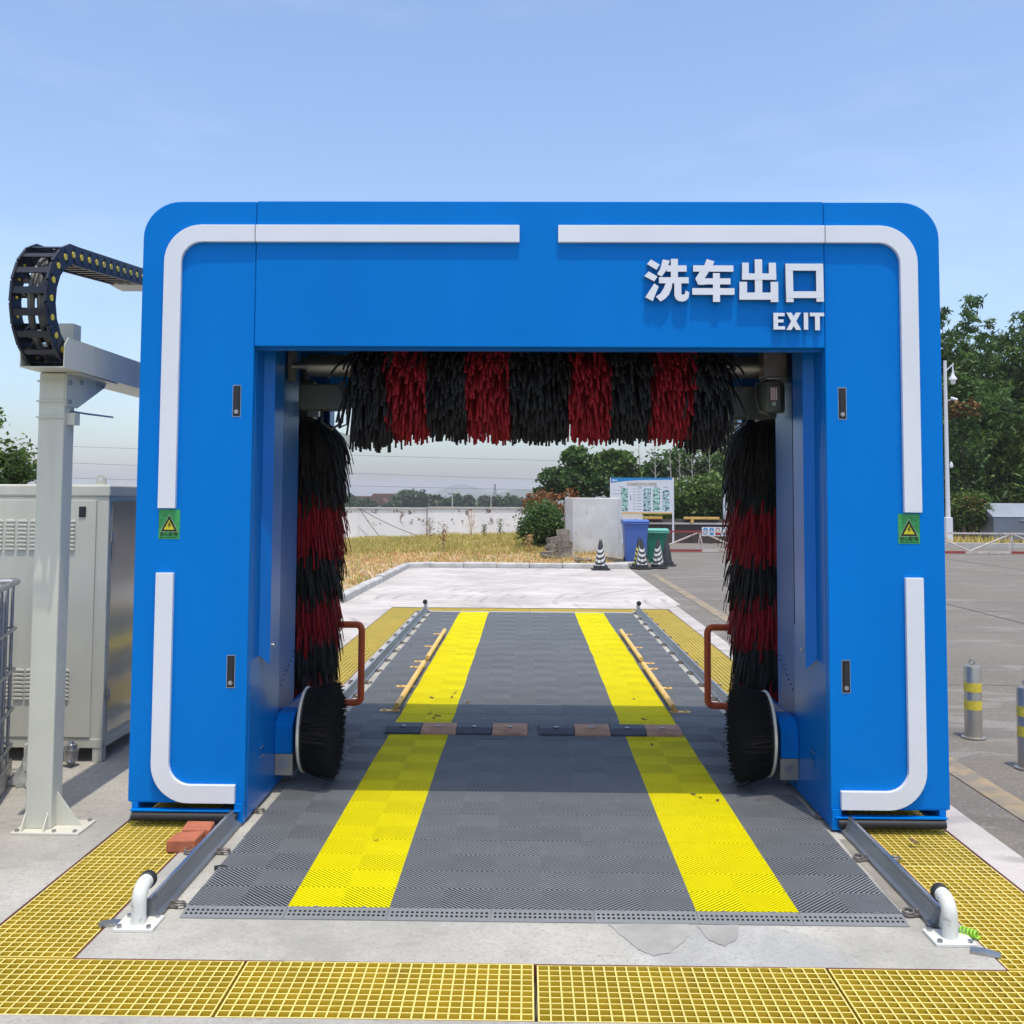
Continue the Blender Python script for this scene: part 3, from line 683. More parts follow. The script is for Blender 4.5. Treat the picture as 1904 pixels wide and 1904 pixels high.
# beam
bm_ = MB(); bm_.box(-IN+.001, IN-.001, -.004, .05, BZ, H+.002); bm_.build('beam_panel', blue, G, bevel=.004)
b2 = MB(); b2.box(-IN+.02, IN-.02, .05, DP-.03, H-.036, H-.016); b2.build('roof', blue, G)
b2 = MB(); b2.box(-IN, IN, DP-.03, DP, BZ+.02, H-.016); b2.build('rear_beam', blue, G)
b2 = MB(); b2.box(-IN-.4, IN+.4, .2, DP-.2, BZ+.52, BZ+.56); b2.build('inner_ceiling', rubber, G)
MB().box(-IN, IN, .052, .09, BZ-.012, BZ+.02).build('beam_lip', blue_in, G)
# lettering
def zpx(p): return (.518+.015+(1180+p[0]/5.146-1197)*.002722, 2.608-(470+p[1]/5.146-565)*.00274)
R4 = lambda x0, y0, x1, y1: [(x0, y0), (x1, y0), (x1, y1), (x0, y1)]
glyphs = {'letter_xi': [[(150, 75), (232, 125), (202, 175), (112, 120)], [(128, 190), (212, 240), (180, 285), (85, 235)], [(180, 305), (222, 335), (165, 475), (95, 437)],
    [(262, 75), (328, 88), (312, 132), (295, 180), (250, 240), (208, 215), (238, 165)], R4(300, 132, 488, 192), R4(338, 70, 405, 250), R4(225, 246, 507, 304),
    [(290, 300), (352, 300), (345, 350), (320, 410), (285, 450), (238, 478), (195, 432), (240, 400), (270, 350)],
    [(370, 300), (437, 300), (437, 405), (445, 415), (470, 405), (478, 372), (512, 390), (505, 440), (485, 465), (455, 478), (415, 475), (385, 455), (370, 420)]],
 'letter_che': [[(680, 70), (752, 92), (738, 132), (662, 250), (660, 318), (598, 318), (570, 258), (610, 195), (655, 135)], R4(550, 131, 932, 191), R4(592, 255, 904, 313), R4(540, 349, 941, 412), R4(737, 205, 803, 480)],
 'letter_chu': [R4(1135, 72, 1205, 420), R4(1015, 105, 1078, 266), R4(1268, 105, 1336, 266), R4(1013, 207, 1338, 268), R4(988, 288, 1060, 456), R4(1283, 288, 1355, 480), R4(986, 390, 1353, 458)],
 'letter_kou': [[(1425, 115), (1495, 115), (1500, 480), (1430, 480)], [(1715, 112), (1783, 112), (1787, 475), (1716, 475)], R4(1426, 113, 1782, 179), R4(1432, 377, 1785, 441)],
 'letter_e': [R4(1310, 580, 1353, 740), R4(1311, 581, 1416, 612), R4(1311, 643, 1405, 672), R4(1311, 708, 1419, 739)],
 'letter_x': [[(1432, 578), (1482, 578), (1572, 742), (1522, 742)], [(1522, 578), (1570, 578), (1480, 742), (1432, 742)]],
 'letter_i': [R4(1597, 578, 1638, 740)], 'letter_t': [R4(1655, 578, 1790, 612), R4(1703, 579, 1748, 745)]}
for nm, polys in glyphs.items():
    mb = MB(); dep = .030 if nm in ('letter_xi', 'letter_che', 'letter_chu', 'letter_kou') else .024
    for i, p in enumerate(polys):
        q = [zpx(k) for k in p]; area = sum(q[k][0]*q[(k+1) % len(q)][1]-q[(k+1) % len(q)][0]*q[k][1] for k in range(len(q)))
        if area < 0: q = q[::-1]
        f0 = -.004-dep-i*.0003; n0 = len(mb.f)
        mb.cur = 1; mb.prism(q, 'y', f0, -.0042)
        mb.mi[n0] = 0
    mb.build(nm, [white, letter_side], G)
# ------------------------------------------------------------------ brushes
def strands(name, P, wdir, width, thick, mat, parent, tint, taper=1.):
    """P (n,k,3) paths; wdir (n,3)"""
    n, k, _ = P.shape
    T = np.gradient(P, axis=1); T /= np.linalg.norm(T, axis=2, keepdims=True)+1e-9
    W = wdir[:, None, :]-T*np.sum(wdir[:, None, :]*T, 2, keepdims=True); W /= np.linalg.norm(W, axis=2, keepdims=True)+1e-9
    N = np.cross(T, W)
    tp = np.linspace(1, taper, k)[None, :, None]
    c = [P+W*width/2*tp+N*thick/2*tp, P-W*width/2*tp+N*thick/2*tp, P-W*width/2*tp-N*thick/2*tp, P+W*width/2*tp-N*thick/2*tp]
    V = np.stack(c, 2).reshape(-1, 3)           # n,k,4
    idx = np.arange(n*k*4).reshape(n, k, 4); F = []
    for j in range(4):
        j2 = (j+1) % 4
        F.append(np.stack([idx[:, :-1, j], idx[:, 1:, j], idx[:, 1:, j2], idx[:, :-1, j2]], -1).reshape(-1, 4))
    F.append(idx[:, -1, :][:, ::-1].reshape(-1, 4))
    tn = [np.repeat(tint, k-1)]*4+[np.clip(tint*1.0+.25, 0, 1)]
    o = np_mesh(name, V, np.concatenate(F), mat, parent, np.concatenate(tn)); o['kind'] = 'stuff'
    return o
rng = np.random.default_rng(3)
TBz, TBy = 2.385, .77
tb = MB(); tb.cyl((-1.08, TBy, TBz), (1.08, TBy, TBz), .058, n=20)
TB = tb.build('top_brush', tube_m, G, smooth=True); TB['label'] = 'horizontal top brush with red and black foam strips'
edges = [-1.065, -.845, -.615, -.395, -.155, .175, .405, .635, .86, 1.085]
edges = [e+.0 for e in edges]
for i in range(9):
    x0, x1 = edges[i], edges[i+1]; red = i % 2 == 1; end = i in (0, 8)
    n = int((x1-x0)*3300); k = 8
    th = rng.uniform(0, 2*PI, n); xs = rng.uniform(x0+.008, x1-.008, n); ln = rng.uniform(.335, .415, n)*(1.13 if end else 1.)
    d = np.stack([rng.normal(0, .05, n), np.cos(th), np.sin(th)], 1)
    if end: d[:, 0] += (-1 if i == 0 else 1)*rng.uniform(-.18, .10, n)
    g_ = rng.uniform(.10, .30, n)
    P = np.zeros((n, k, 3)); P[:, 0] = np.stack([xs, TBy+np.cos(th)*.05, TBz+np.sin(th)*.05], 1)
    dd = d.copy()
    for j in range(1, k):
        dd = dd/np.linalg.norm(dd, axis=1, keepdims=True)
        P[:, j] = P[:, j-1]+dd*(ln/(k-1))[:, None]
        dd = dd+np.array([0, 0, -1.])*(g_*(.45+.12*j))[:, None]+rng.normal(0, .03, (n, 3))
    # keep between section edges except the flared ends
    if not end: P[:, :, 0] = np.clip(P[:, :, 0], x0+.004, x1-.004)+rng.normal(0, .003, (n, 1))
    wd = np.stack([np.ones(n), rng.normal(0, .35, n), rng.normal(0, .2, n)], 1)
    o = strands('bristle_section', P, wd, .0115, .004, foam_red if red else foam_black, TB, rng.uniform(0, 1, n))
    o['label'] = ('red' if red else 'black')+' foam bristle ring'
for s in (-1, 1):
    cp = MB(); cp.lathe([(.04, 1.33), (.064, 1.33), (.064, 1.0)], 20)
    v = [(s*p[2], TBy+p[0], TBz+p[1]) for p in cp.v]; cp.v = v
    if s < 0: pass
    else: cp.f = [f[::-1] for f in cp.f]
    cp.build('brush_sleeve', tube_m, TB, smooth=True)
    MB().cyl((s*1.33, TBy, TBz), (s*1.45, TBy, TBz), .022, n=14)  .build('shaft_end', steel, TB, smooth=True)
    MB().box(*sorted((s*1.415, s*1.435)), TBy-.07, TBy+.07, TBz-.09, TBz+.09).build('bearing_plate', bronze, TB)
# right gearbox and motor
MB().box(1.275, 1.405, TBy-.16, TBy-.03, TBz-.075, TBz+.085).build('gearbox', bronze, G, bevel=.006)
gb = [c for c in G.children if c.name.startswith('gearbox')][0]
for sx in (1.297, 1.383):
    for sz in (TBz-.05, TBz+.06):
        q = MB(); q.torus((sx, TBy-.163, sz), (0, 1, 0), .013, .0035, 14, 6); q.cyl((sx, TBy-.16, sz), (sx, TBy-.167, sz), .006, n=6); q.build('bolt_ring', steel, gb, smooth=True)
MB().box(1.285, 1.41, TBy-.18, TBy-.02, TBz-.088, TBz-.081).build('bracket_plate', steel, gb)
mo = MB(); mo.lathe([(.068, -.27), (.075, -.255), (.075, -.13), (.07, -.1), (.06, -.095)], 20, (1.335, TBy-.08)); mo.v = [(p[0], p[1], p[2]+TBz) for p in mo.v]
mot = mo.build('motor', motor_m, G, smooth=True)
MB().box(1.305, 1.365, TBy-.163, TBy-.150, TBz-.255, TBz-.125).build('motor_label_plate', motor_m, mot)
for k in range(4): MB().box(1.313+k*.0095, 1.318+k*.0095, TBy-.1655, TBy-.163, TBz-.205, TBz-.135).build('label_stripe', white, mot)
MB().box(1.309, 1.351, TBy-.1642, TBy-.163, TBz-.208, TBz-.132).build('label_field', red_label, mot)
MB().torus((1.330, TBy-.165, TBz-.226), (0, 1, 0), .008, .003, 14, 6).build('label_ring', white, mot, smooth=True)
MB().tube([(1.26, TBy-.05, TBz-.10), (1.24, TBy-.10, TBz-.17), (1.255, TBy-.12, TBz-.26), (1.31, TBy-.13, TBz-.285)], .008, 8).build('motor_cable', cable_m, mot, smooth=True)
MB().tube([(1.12, TBy, TBz-.10), (1.07, TBy, TBz-.2), (1.10, TBy, TBz-.32), (1.20, TBy, TBz-.33), (1.24, TBy, TBz-.25)], .008, 8).build('motor_cable', cable_m, mot, smooth=True)
# left carriage, cables
MB().prism([(-1.40, TBz-.10), (-1.14, TBz-.10), (-1.12, TBz-.16), (-1.16, TBz-.25), (-1.40, TBz-.25)], 'y', TBy+.06, TBy+.2).build('carriage_plate', motor_m, G, bevel=.008)
MB().box(-1.43, -1.36, 1.22, 1.27, TBz-.26, TBz-.16).build('sensor_block', steel, G, bevel=.003)
MB().tube([(-1.27, TBy+.1, TBz-.24), (-1.25, TBy+.02, TBz-.33), (-1.19, TBy, TBz-.37), (-1.13, TBy, TBz-.33), (-1.12, TBy, TBz-.2), (-1.16, TBy, TBz-.10)], .008, 8).build('sensor_cable', cable_m, G, smooth=True)
MB().tube([(-1.17, TBy+.1, TBz-.20), (-1.15, TBy+.02, TBz-.36), (-1.10, TBy, TBz-.34), (-1.10, TBy, TBz-.2), (-1.14, TBy, TBz-.08)], .007, 8).build('sensor_cable', cable_m, G, smooth=True)
MB().prism([(1.40, TBz-.10), (1.12, TBz-.10), (1.10, TBz-.18), (1.14, TBz-.29), (1.40, TBz-.29)], 'y', TBy+.06, TBy+.2).build('carriage_plate', motor_m, G, bevel=.008)
# side brushes
ring_z = [(2.12, 1.66, 0), (1.66, 1.34, 1), (1.34, 1.06, 0), (1.06, .80, 1), (.80, .50, 0), (.50, .27, 1)]
for s in (-1, 1):
    cxb, cyb = s*1.56, 1.70
    SB = MB().cyl((cxb, cyb, .2), (cxb, cyb, 2.55), .035, n=16).build('side_brush', tube_m, G, smooth=True); SB['label'] = 'upright side brush with red and black foam rings'
    MB().box(cxb-.08, cxb+.08, cyb-.08, cyb+.08, 2.14, 2.40).build('brush_motor', motor_m, SB, bevel=.01)
    for (za, zb, red) in ring_z:
        n = int(1500*(za-zb)/.4); k = 8
        th = rng.uniform(0, 2*PI, n); z0 = rng.uniform(zb+.12, za+.10, n); z0 = np.minimum(z0, 2.12)
        zm = (za+zb)/2; reach = .18+.13*np.clip((zm-.3)/1.5, 0, 1)
        ln = rng.uniform(.36, .46, n)
        d = np.stack([np.cos(th), np.sin(th), rng.normal(0, .10, n)], 1); g_ = rng.uniform(.42, .72, n)*(.29/reach)**.9
        P = np.zeros((n, k, 3)); P[:, 0] = np.stack([cxb+np.cos(th)*.035, cyb+np.sin(th)*.035, z0], 1); dd = d.copy()
        for j in range(1, k):
            dd = dd/np.linalg.norm(dd, axis=1, keepdims=True); P[:, j] = P[:, j-1]+dd*(ln/(k-1))[:, None]
            dd = dd+np.array([0, 0, -1.])*(g_*(.55+.15*j))[:, None]+rng.normal(0, .035, (n, 3))
        P[:, :, 2] = np.maximum(P[:, :, 2], .12)
        wd = np.stack([-np.sin(th), np.cos(th), rng.normal(0, .2, n)], 1)
        o = strands('bristle_section', P, wd, .012, .004, foam_red if red else foam_black, SB, rng.uniform(0, .8, n))
        o['label'] = ('red' if red else 'black')+' foam bristle ring'
    # wheel brush
    yb, zb = .72, .312
    hb = MB(); hx = [(.88-.12, .145+.06)]
    prof = [(yb-.13, .205), (yb+.15, .205), (yb+.15, .36), (yb+.09, .415), (yb-.06, .415), (yb-.13, .36)]
    WB = hb.prism(prof, 'x', s*IN, s*1.345).build('wheel_brush', blue, G, bevel=.004); WB['label'] = 'round black wheel brush on a blue housing'
    MB().box(*sorted((s*(IN-.001), s*1.342)), yb-.127, yb+.10, .088, .203).build('bracket', stainless, WB, bevel=.002)
    br = MB(); br.cyl((s*1.39, yb-.128, .15), (s*1.39, yb-.133, .15), .026, n=20); br.build('end_cap', steel, WB, smooth=True)
    MB().cyl((s*1.345, yb, zb), (s*1.29, yb, zb), .05, n=18).build('hub', black_p, WB, smooth=True)
    MB().cyl((s*1.305, yb, zb), (s*1.280, yb, zb), .228, n=40).build('brush_disc', rubber, WB, smooth=True)
    MB().torus((s*1.298, yb, zb), (1, 0, 0), .228, .0085, 48, 8).build('disc_rim', cream, WB, smooth=True)
    n = 7000; k = 4; th = rng.uniform(0, 2*PI, n); rr = .228*np.sqrt(rng.uniform(.02, 1, n)); ln = rng.uniform(.135, .17, n)
    P = np.zeros((n, k, 3)); dd = np.stack([np.full(n, -s*1.), np.cos(th)*.17*(rr/.235)+rng.normal(0, .07, n), np.sin(th)*.17*(rr/.235)+rng.normal(0, .07, n)-.03], 1)
    P[:, 0] = np.stack([np.full(n, s*1.285), yb+np.cos(th)*rr, zb+np.sin(th)*rr], 1)
    for j in range(1, k): P[:, j] = P[:, j-1]+dd*(ln/(k-1))[:, None]+rng.normal(0, .004, (n, 3))
    P[:, :, 2] = np.maximum(P[:, :, 2], .03)
    o = strands('bristle_tuft', P, rng.normal(0, 1, (n, 3)), .0035, .003, bristle_black, WB, rng.uniform(0, 1, n))
    # sensor loop
    yl = DP-.02
    def rnd(pts, r=.045, n=6):
        out = [Vector(pts[0])]
        for i in range(1, len(pts)-1):
            p, q, t_ = Vector(pts[i-1]), Vector(pts[i]), Vector(pts[i+1]); a_ = q+(p-q).normalized()*r; b_ = q+(t_-q).normalized()*r
            for j in range(n+1): t = j/n; out.append((1-t)**2*a_+2*t*(1-t)*q+t*t*b_)
        out.append(Vector(pts[-1])); return out
    LP = MB().tube(rnd([(s*1.445, yl+.05, .715), (s*1.228, yl+.05, .715), (s*1.228, yl+.05, .168), (s*1.40, yl+.05, .165), (s*1.46, yl+.01, .165)]), .0245, 14).build('bumper_loop', orange_pipe, G, smooth=True)
    MB().box(*sorted((s*1.40, s*1.455)), yl+.015, yl+.09, .67, .76).build('pipe_clamp', blue_in, LP, bevel=.006)
    for z in (.68, .75): MB().cyl((s*1.425, yl+.0, z), (s*1.425, yl+.105, z), .008, n=8).build('clamp_bolt', steel, LP)
    MB().box(*sorted((s*(IN+.003), s*(IN+.04))), DP+.001, DP+.012, .06, BZ+.3).build('rear_trim', white, G)
    # name plate on inner wall
    pl = MB().box(*sorted((s*(IN-.0005), s*(IN-.003))), .26, .34, .24, .33).build('rating_plate', steel_in, G)
    for k in range(4): MB().cyl((s*(IN-.003), .28+.04*(k % 2), .26+.05*(k//2)), (s*(IN-.006), .28+.04*(k % 2), .26+.05*(k//2)), .006, n=8).build('plate_screw', steel, pl)
# ------------------------------------------------------------------ cable tray on posts and drag chain
TRx0, TRx1, TRz = -2.50, -2.285, 2.235
T = thing('cable_tray_stand', 'beige steel post carrying a long cable tray beside the gantry', 'cable tray', (-2.43, .97, 0))
ox, oy = -2.43, .97
def trayq(x): return x-ox
prof_y = [(.72-oy, TRz), (8.6-oy, TRz), (8.6-oy, TRz+.15), (.76-oy, TRz+.15), (.72-oy, TRz+.11)]
tr = MB(); tr.box(trayq(TRx0)+.005, trayq(TRx1)-.005, .72-oy, 8.6-oy, TRz, TRz+.005)
tr.prism(prof_y, 'x', trayq(TRx1)-.005, trayq(TRx1)); tr.prism(prof_y, 'x', trayq(TRx0), trayq(TRx0)+.005)
tr.build('tray_channel', beige, T)
for yy in (0, 6.9):
    p = MB(); p.box(-.065, .065, yy-.06, yy+.06, .01, 2.235 if yy else 2.232); po = p.build('post', beige, T, bevel=.008)
    b = MB(); b.box(-.105, .225, yy-.12, yy+.09, 0, .012); b.build('base_plate', beige, po, bevel=.002)
    b = MB(); b.prism([(.065, .012), (.19, .012), (.065, .175)], 'y', yy-.004, yy+.004); b.build('gusset', beige, po)
    for gx in (-.062, .045): MB().prism([(yy-.115, .012), (yy-.06, .012), (yy-.06, .09)], 'x', gx, gx+.006).build('gusset', beige, po)
    for sx in (-.08, .10, .20):
        for sy in (-.10, .07): MB().cyl((sx, yy+sy, .012), (sx, yy+sy, .022), .011, n=6).build('bolt', steel, po)
    # bracket under the tray
    b = MB(); b.prism([(yy-.06, TRz-.005), (yy+.42, TRz-.005), (yy+.40, TRz-.03), (yy+.07, TRz-.17), (yy-.06, TRz-.17)], 'x', .066, .072); b.box(.066, .135, yy-.06, yy+.42, TRz-.008, TRz-.002)
    bk = b.build('bracket', beige, po)
    for (by, bz) in ((-.03, -.05), (-.03, -.145), (.10, -.035), (.30, -.03), (.36, -.03)):
        MB().cyl((.072, yy+by, TRz+bz), (.084, yy+by, TRz+bz), .011, n=6).build('bolt', steel, bk)
    for bz in (-.045, -.145, -.225):
        b = MB(); b.box(-.072, .072, yy-.068, yy-.0605, TRz+bz-.004, TRz+bz+.004); b.box(-.072, -.066, yy-.06, yy+.06, TRz+bz-.004, TRz+bz+.004); b.build('clamp_band', beige, po)
    MB().box(.066, .105, yy-.03, yy+.03, TRz-.26, TRz-.20).build('rod_clamp', beige, po)
    if yy == 0: MB().tube([(.07, 0, TRz-.19), (.09, .14, TRz-.192), (.10, .45, TRz-.185)], .005, 8).build('rod', steel, po, smooth=True)
bx_ = MB(); bx_.box(-.065, .045, .06, .15, TRz-.05, 2.50); bx_.build('upright_fin', beige, T, bevel=.003)
# chain
Cx = (TRx0+TRx1)/2+.0; CW = .082
CH = thing('cable_drag_chain', 'black cable drag chain with yellow caps looping up from the tray', 'cable chain', (Cx, .865, 2.29))
Rl = .258; pit = .0905
path = []     # (y,z,angle) local
zt = 2*Rl
L_low = 2.6; L_top = 1.0
def chain_pt(sv):
    if sv < L_low: return (L_low-sv, 0., PI)
    sv -= L_low
    if sv < PI*Rl:
        a_ = sv/Rl; return (-Rl*math.sin(a_), Rl-Rl*math.cos(a_), PI-a_)
    sv -= PI*Rl
    return (sv, zt+.10*sv, .10)
lk = MB()
for sx in (-1, 1):
    pl = [(-.056, -.049), (.042, -.049), (.058, -.02), (.058, .02), (.042, .049), (-.056, .049), (-.050, 0)]
    lk.prism(pl, 'x', sx*CW-.006, sx*CW+.006)
    lk.prism([(p[0]*.45+.01, p[1]*.72) for p in pl], 'x', sx*(CW+.006), sx*(CW+.009))
for zz in (-.043, .036): lk.box(-CW+.006, CW-.006, -.016, .016, zz, zz+.007)
for sx in (-.5, .5): lk.box(CW*sx-.004, CW*sx+.004, -.012, .012, -.036, .036)
lk = lk.build('chain_link', chainm, CH)
dts = []
for sx in (-1, 1): dts.append(MB().tube([(sx*(CW+.005), -.026, 0), (sx*(CW+.0098), -.026, 0)], .0155, 14).build('yellow_cap', dotm, lk))
dts.append(MB().tube([(-CW+.0055, -.026, 0), (-CW+.012, -.026, 0)], .006, 10).build('yellow_pin', dotm, lk))
total = L_low+PI*Rl+L_top; nl = int(total/pit)
for i in range(nl):
    y, z, an = chain_pt((i+.5)*pit)
    c = inst(lk, CH, (0, y, z), (an, 0, 0)); [inst(q_, c) for q_ in dts]
[bpy.data.objects.remove(q_) for q_ in dts]; bpy.data.objects.remove(lk)
for (dx, rr, ph) in ((-.025, .017, 0), (.02, .019, 1.4), (.045, .012, 2.5), (-.005, .010, 4)):
    pts = []
    for i in range(0, 120):
        y, z, an = chain_pt(total*i/120); nx_, nz_ = -math.sin(an), math.cos(an); of = .012*math.sin(i*.12+ph)-.012
        pts.append((dx+.012*math.sin(i*.09+ph), y+nx_*of, z+nz_*of))
    MB().tube(pts, rr, 8).build('cable', cable_m, CH, smooth=True)
e_ = chain_pt(total-.02)
MB().box(-.10, .16, e_[0]-.12, e_[0]+.06, e_[1]-.062, e_[1]-.052).build('end_bracket', beige, CH)
MB().box(.15, .33, e_[0]-.06, e_[0]+.06, e_[1]-.15, e_[1]-.052).build('end_bracket', beige, CH)
# ------------------------------------------------------------------ cabinet
K = thing('equipment_cabinet', 'beige metal equipment cabinet with louvred doors behind the post', 'cabinet', (-2.655, 2.2, 0))
KW, KD, KH = 2.2, 1.25, 1.69
b = MB(); b.box(-KW, 0, 0, KD, .135, KH-.075); b.build('body', beige, K, bevel=.004)
b = MB(); b.box(-KW-.008, .008, -.008, KD+.008, KH-.075, KH); b.build('roof_rim', beige, K, bevel=.012)
b = MB(); b.box(-KW, .0, -.004, .05, .085, .14); b.box(-.05, .004, .05, KD, .085, .14); b.box(-KW, -KW+.05, .05, KD, .085, .14)
for (x, y) in ((-.06, 0), (-KW, 0), (-.06, KD-.06), (-KW, KD-.06)): b.box(x, x+.06, y, y+.06, 0, .10)
b.build('base_frame', beige, K, bevel=.003)
lvm = MB(); lvm.prism([(-.027, 0), (.027, 0), (.031, .006), (.022, .016), (-.022, .016), (-.031, .006)], 'y', -.010, 0)
lv = lvm.build('louvre', beige, K, bevel=.004)
for di, (dx0, dx1) in enumerate(((-.735, -.075), (-1.42, -.76), (-2.10, -1.445))):
    dd = MB().box(dx0, dx1, -.010, 0, .15, KH-.095).build('cabinet_door', beige, K, bevel=.003)
    x = dx1-.085
    lt = MB().box(x-.022, x+.022, -.016, -.010, KH-.20, KH-.135).build('latch', black_p, dd, bevel=.003)
    for c in range(7):
        for r_ in range(8):
            inst(lv, dd, (dx1-.155-c*.075, -.010, 1.455-r_*.0245)); inst(lv, dd, (dx1-.165-c*.070, -.010, .545-r_*.0245)) if c < 7 else None
bpy.data.objects.remove(lv)
sp = MB().box(0, .006, .05, KD-.04, .17, KH-.10).build('side_panel', beige_gloss, K); sp['label'] = 'glossy side door'
for z in (1.37, .40):
    h_ = MB(); h_.box(.006, .014, .02, .075, z-.03, z+.03); h_.cyl((.012, .045, z-.035), (.012, .045, z+.035), .007, n=8); h_.build('hinge', steel, sp, smooth=True)
le = MB(); le.prism([(-.10, KH), (-.04, KH)]+arc(-.07, KH+.032, .03, 0, 180, 8), 'y', .03, .045); leo = le.build('lifting_eye', beige, K)
MB().cyl((-.07, .029, KH+.034), (-.07, .046, KH+.034), .013, n=12).build('eye_hole', sign_white, leo)
MB().box(-.78, -.75, -.012, -.009, .15, .19).build('cable_slot', rubber, K)
Wf = thing('water_separator', 'small grey water separator with drain pipe under the cabinet', 'pipe fitting', (-2.80, 2.10, 0))
MB().lathe([(.010, .014), (.022, .02), (.038, .035), (.042, .06), (.042, .09), (.047, .092), (.047, .104), (.036, .106), (.034, .13), (.018, .134), (.012, .15)], 20).build('bowl', steel, Wf, smooth=True)
MB().tube([(-.03, 0, .115), (-.28, .05, .115)], .012, 10).build('pipe', stainless, Wf, smooth=True)
MB().lathe([(.02, .095), (.028, .105), (.028, .125), (.02, .135)], 12, (-.14, .028)).build('pipe_joint', brass, Wf, smooth=True)
MB().tube([(0, -.03, .04), (.03, -.05, .038)], .010, 8).build('drain_cock', steel, Wf, smooth=True)
MB().box(-.30, -.24, .03, .09, 0, .12).build('bracket', beige, Wf)
# ------------------------------------------------------------------ caged tank
B = thing('caged_water_tank', 'plastic water tank in a galvanised wire cage at the cabinet corner', 'tank', (-2.985, 1.76, 0), rz=.305)
# local: right face x=0, far face y=0, extends to -x and -y
tk = MB(); tk.box(-.96, -.04, -1.14, -.04, .17, 1.09); tk.build('tank_body', tank_m, B, bevel=.06)
cg = MB()
for z in (.22, .42, .64, .87):
    cg.tube([(.0, -1.2, z), (0, -.05, z), (-.015, -.012, z), (-.05, 0, z), (-.98, 0, z)], .010, 8)
for z in (1.13,):
    cg.tube([(.0, -1.2, z), (0, -.03, z), (-.03, 0, z), (-.98, 0, z)], .017, 8)
for y in (-.10, -.27, -.44, -.61, -.78, -.95, -1.12): cg.tube([(-.012, y, .13), (-.012, y, 1.13)], .009, 8)
for x in (-.12, -.3, -.48, -.66, -.84): cg.tube([(x, -.012, .13), (x, -.012, 1.13)], .009, 8)
cg.build('wire_cage', steel, B, smooth=True)
pb = MB(); pb.box(-1., 0, -1.2, 0, .10, .13)
for x in (-1., -.55, -.1): pb.box(x, x+.1, -1.2, 0, 0, .10)
pb.build('pallet_base', steel, B, bevel=.006)
# bag: crumpled cone
bv = []; rg = random.Random(4); nb, kb = 28, 9
mb = MB()
for j in range(kb):
    t = j/(kb-1); r_ = .012+.15*t**1.4; z = .30*(1-t)**1.25+.004
    for i in range(nb):
        a_ = 2*PI*i/nb; rr = r_*(1+.22*math.sin(i*3.1+j*.8)+.12*rg.uniform(-1, 1)); mb.v.append((math.cos(a_)*rr*.8-.02*(1-t), math.sin(a_)*rr*.6, max(.004, z+.012*rg.uniform(-1, 1)*t)))
for j in range(kb-1):
    for i in range(nb): mb.face([j*nb+i, (j+1)*nb+i, (j+1)*nb+(i+1) % nb, j*nb+(i+1) % nb])
tag(mb.build('plastic_bag', bag_m, loc=(-2.835, 1.72, 0)), 'crumpled clear plastic bag on the ground beside the caged tank', 'plastic bag')
# ------------------------------------------------------------------ bollards
def bollard(x, y, label):
    t = thing('bollard', label, 'bollard', (x, y, 0), 'steel bollards')
    MB().lathe([(.057, .012), (.057, .475), (.052, .488), (.03, .494)], 32).build('post', stainless, t, smooth=True)
    MB().lathe([(.08, 0), (.08, .008), (.06, .013)], 28).build('flange', stainless, t, smooth=True)
    for z in (.345, .225):
        q = MB(); q.lathe([(.0575, z-.031), (.0583, z-.031), (.0583, z+.031), (.0575, z+.031)], 32); q.build('yellow_band', dotm, t, smooth=True)
    MB().torus((0, 0, .515), (.5, 1, 0), .016, .006, 18, 8).build('top_ring', stainless, t, smooth=True)
bollard(3.0, 3.07, 'stainless bollard with yellow bands and a ring on top, standing clear of the gantry')
bollard(2.985, 2.27, 'stainless bollard cut by the frame edge near the faded yellow line')
# ------------------------------------------------------------------ kerb, bank, grass
KB = MB().box(-2.9, -2.895, 11.8, 11.805, -.05, -.045).build('kerb', kerbm); tag(KB, kind='structure')
def kstone(L_): 
    return MB().prism([(-.07, -.06), (.07, -.06), (.07, .10), (.045, .125), (-.05, .125), (-.07, .11)], 'y', .006, L_-.006)
ks = kstone(.95).build('kerb_stone', kerbm, KB, bevel=.006)
for i in range(8): inst(ks, KB, (-2.93+.085*i/8+random.uniform(-.006, .006), 11.75+i*.95, random.uniform(-.012, .008)), (random.uniform(-.01, .01), 0, -.012+random.uniform(-.006, .006)))
ks2 = kstone(.76).build('kerb_stone', kerbm, KB, bevel=.006)
inst(ks2, KB, (-2.83, 19.34, 0), (0, 0, -.9))
for i in range(6): inst(ks2, KB, (-2.30+i*.76, 19.72, random.uniform(-.006, .006)), (0, 0, -PI/2+random.uniform(-.006, .006)))
inst(ks2, KB, (1.98, 20.05, 0), (0, 0, -1.1))
bpy.data.objects.remove(ks); bpy.data.objects.remove(ks2)
def bank_h(x, y):
    t = min(1, max(0, (y-20)/9.5)); t = t*t*(3-2*t); u = min(1, max(0, (x+8)/8))
    return .055+.36*t*u+.02*math.sin(x*2.1+y*1.3)+.015*math.sin(x*5.3-y*3.1)
def bank(x0, x1, y0, y1, n, m_):
    mb = MB()
    for j in range(m_+1):
        for i in range(n+1):
            x = x0+(x1-x0)*i/n; y = y0+(y1-y0)*j/m_; mb.v.append((x, y, bank_h(x, y)))
    for j in range(m_):
        for i in range(n): b = j*(n+1)+i; mb.face([b, b+1, b+n+2, b+n+1])
    return mb
bk = bank(-26, -2.98, 11.72, 36, 50, 50); b2 = bank(-2.98, 2.05, 19.80, 36, 16, 40); off = len(bk.v); bk.v += b2.v; bk.f += [[i+off for i in f] for f in b2.f]; bk.mi += b2.mi
tag(bk.build('grass_bank', soil, smooth=True), kind='structure')
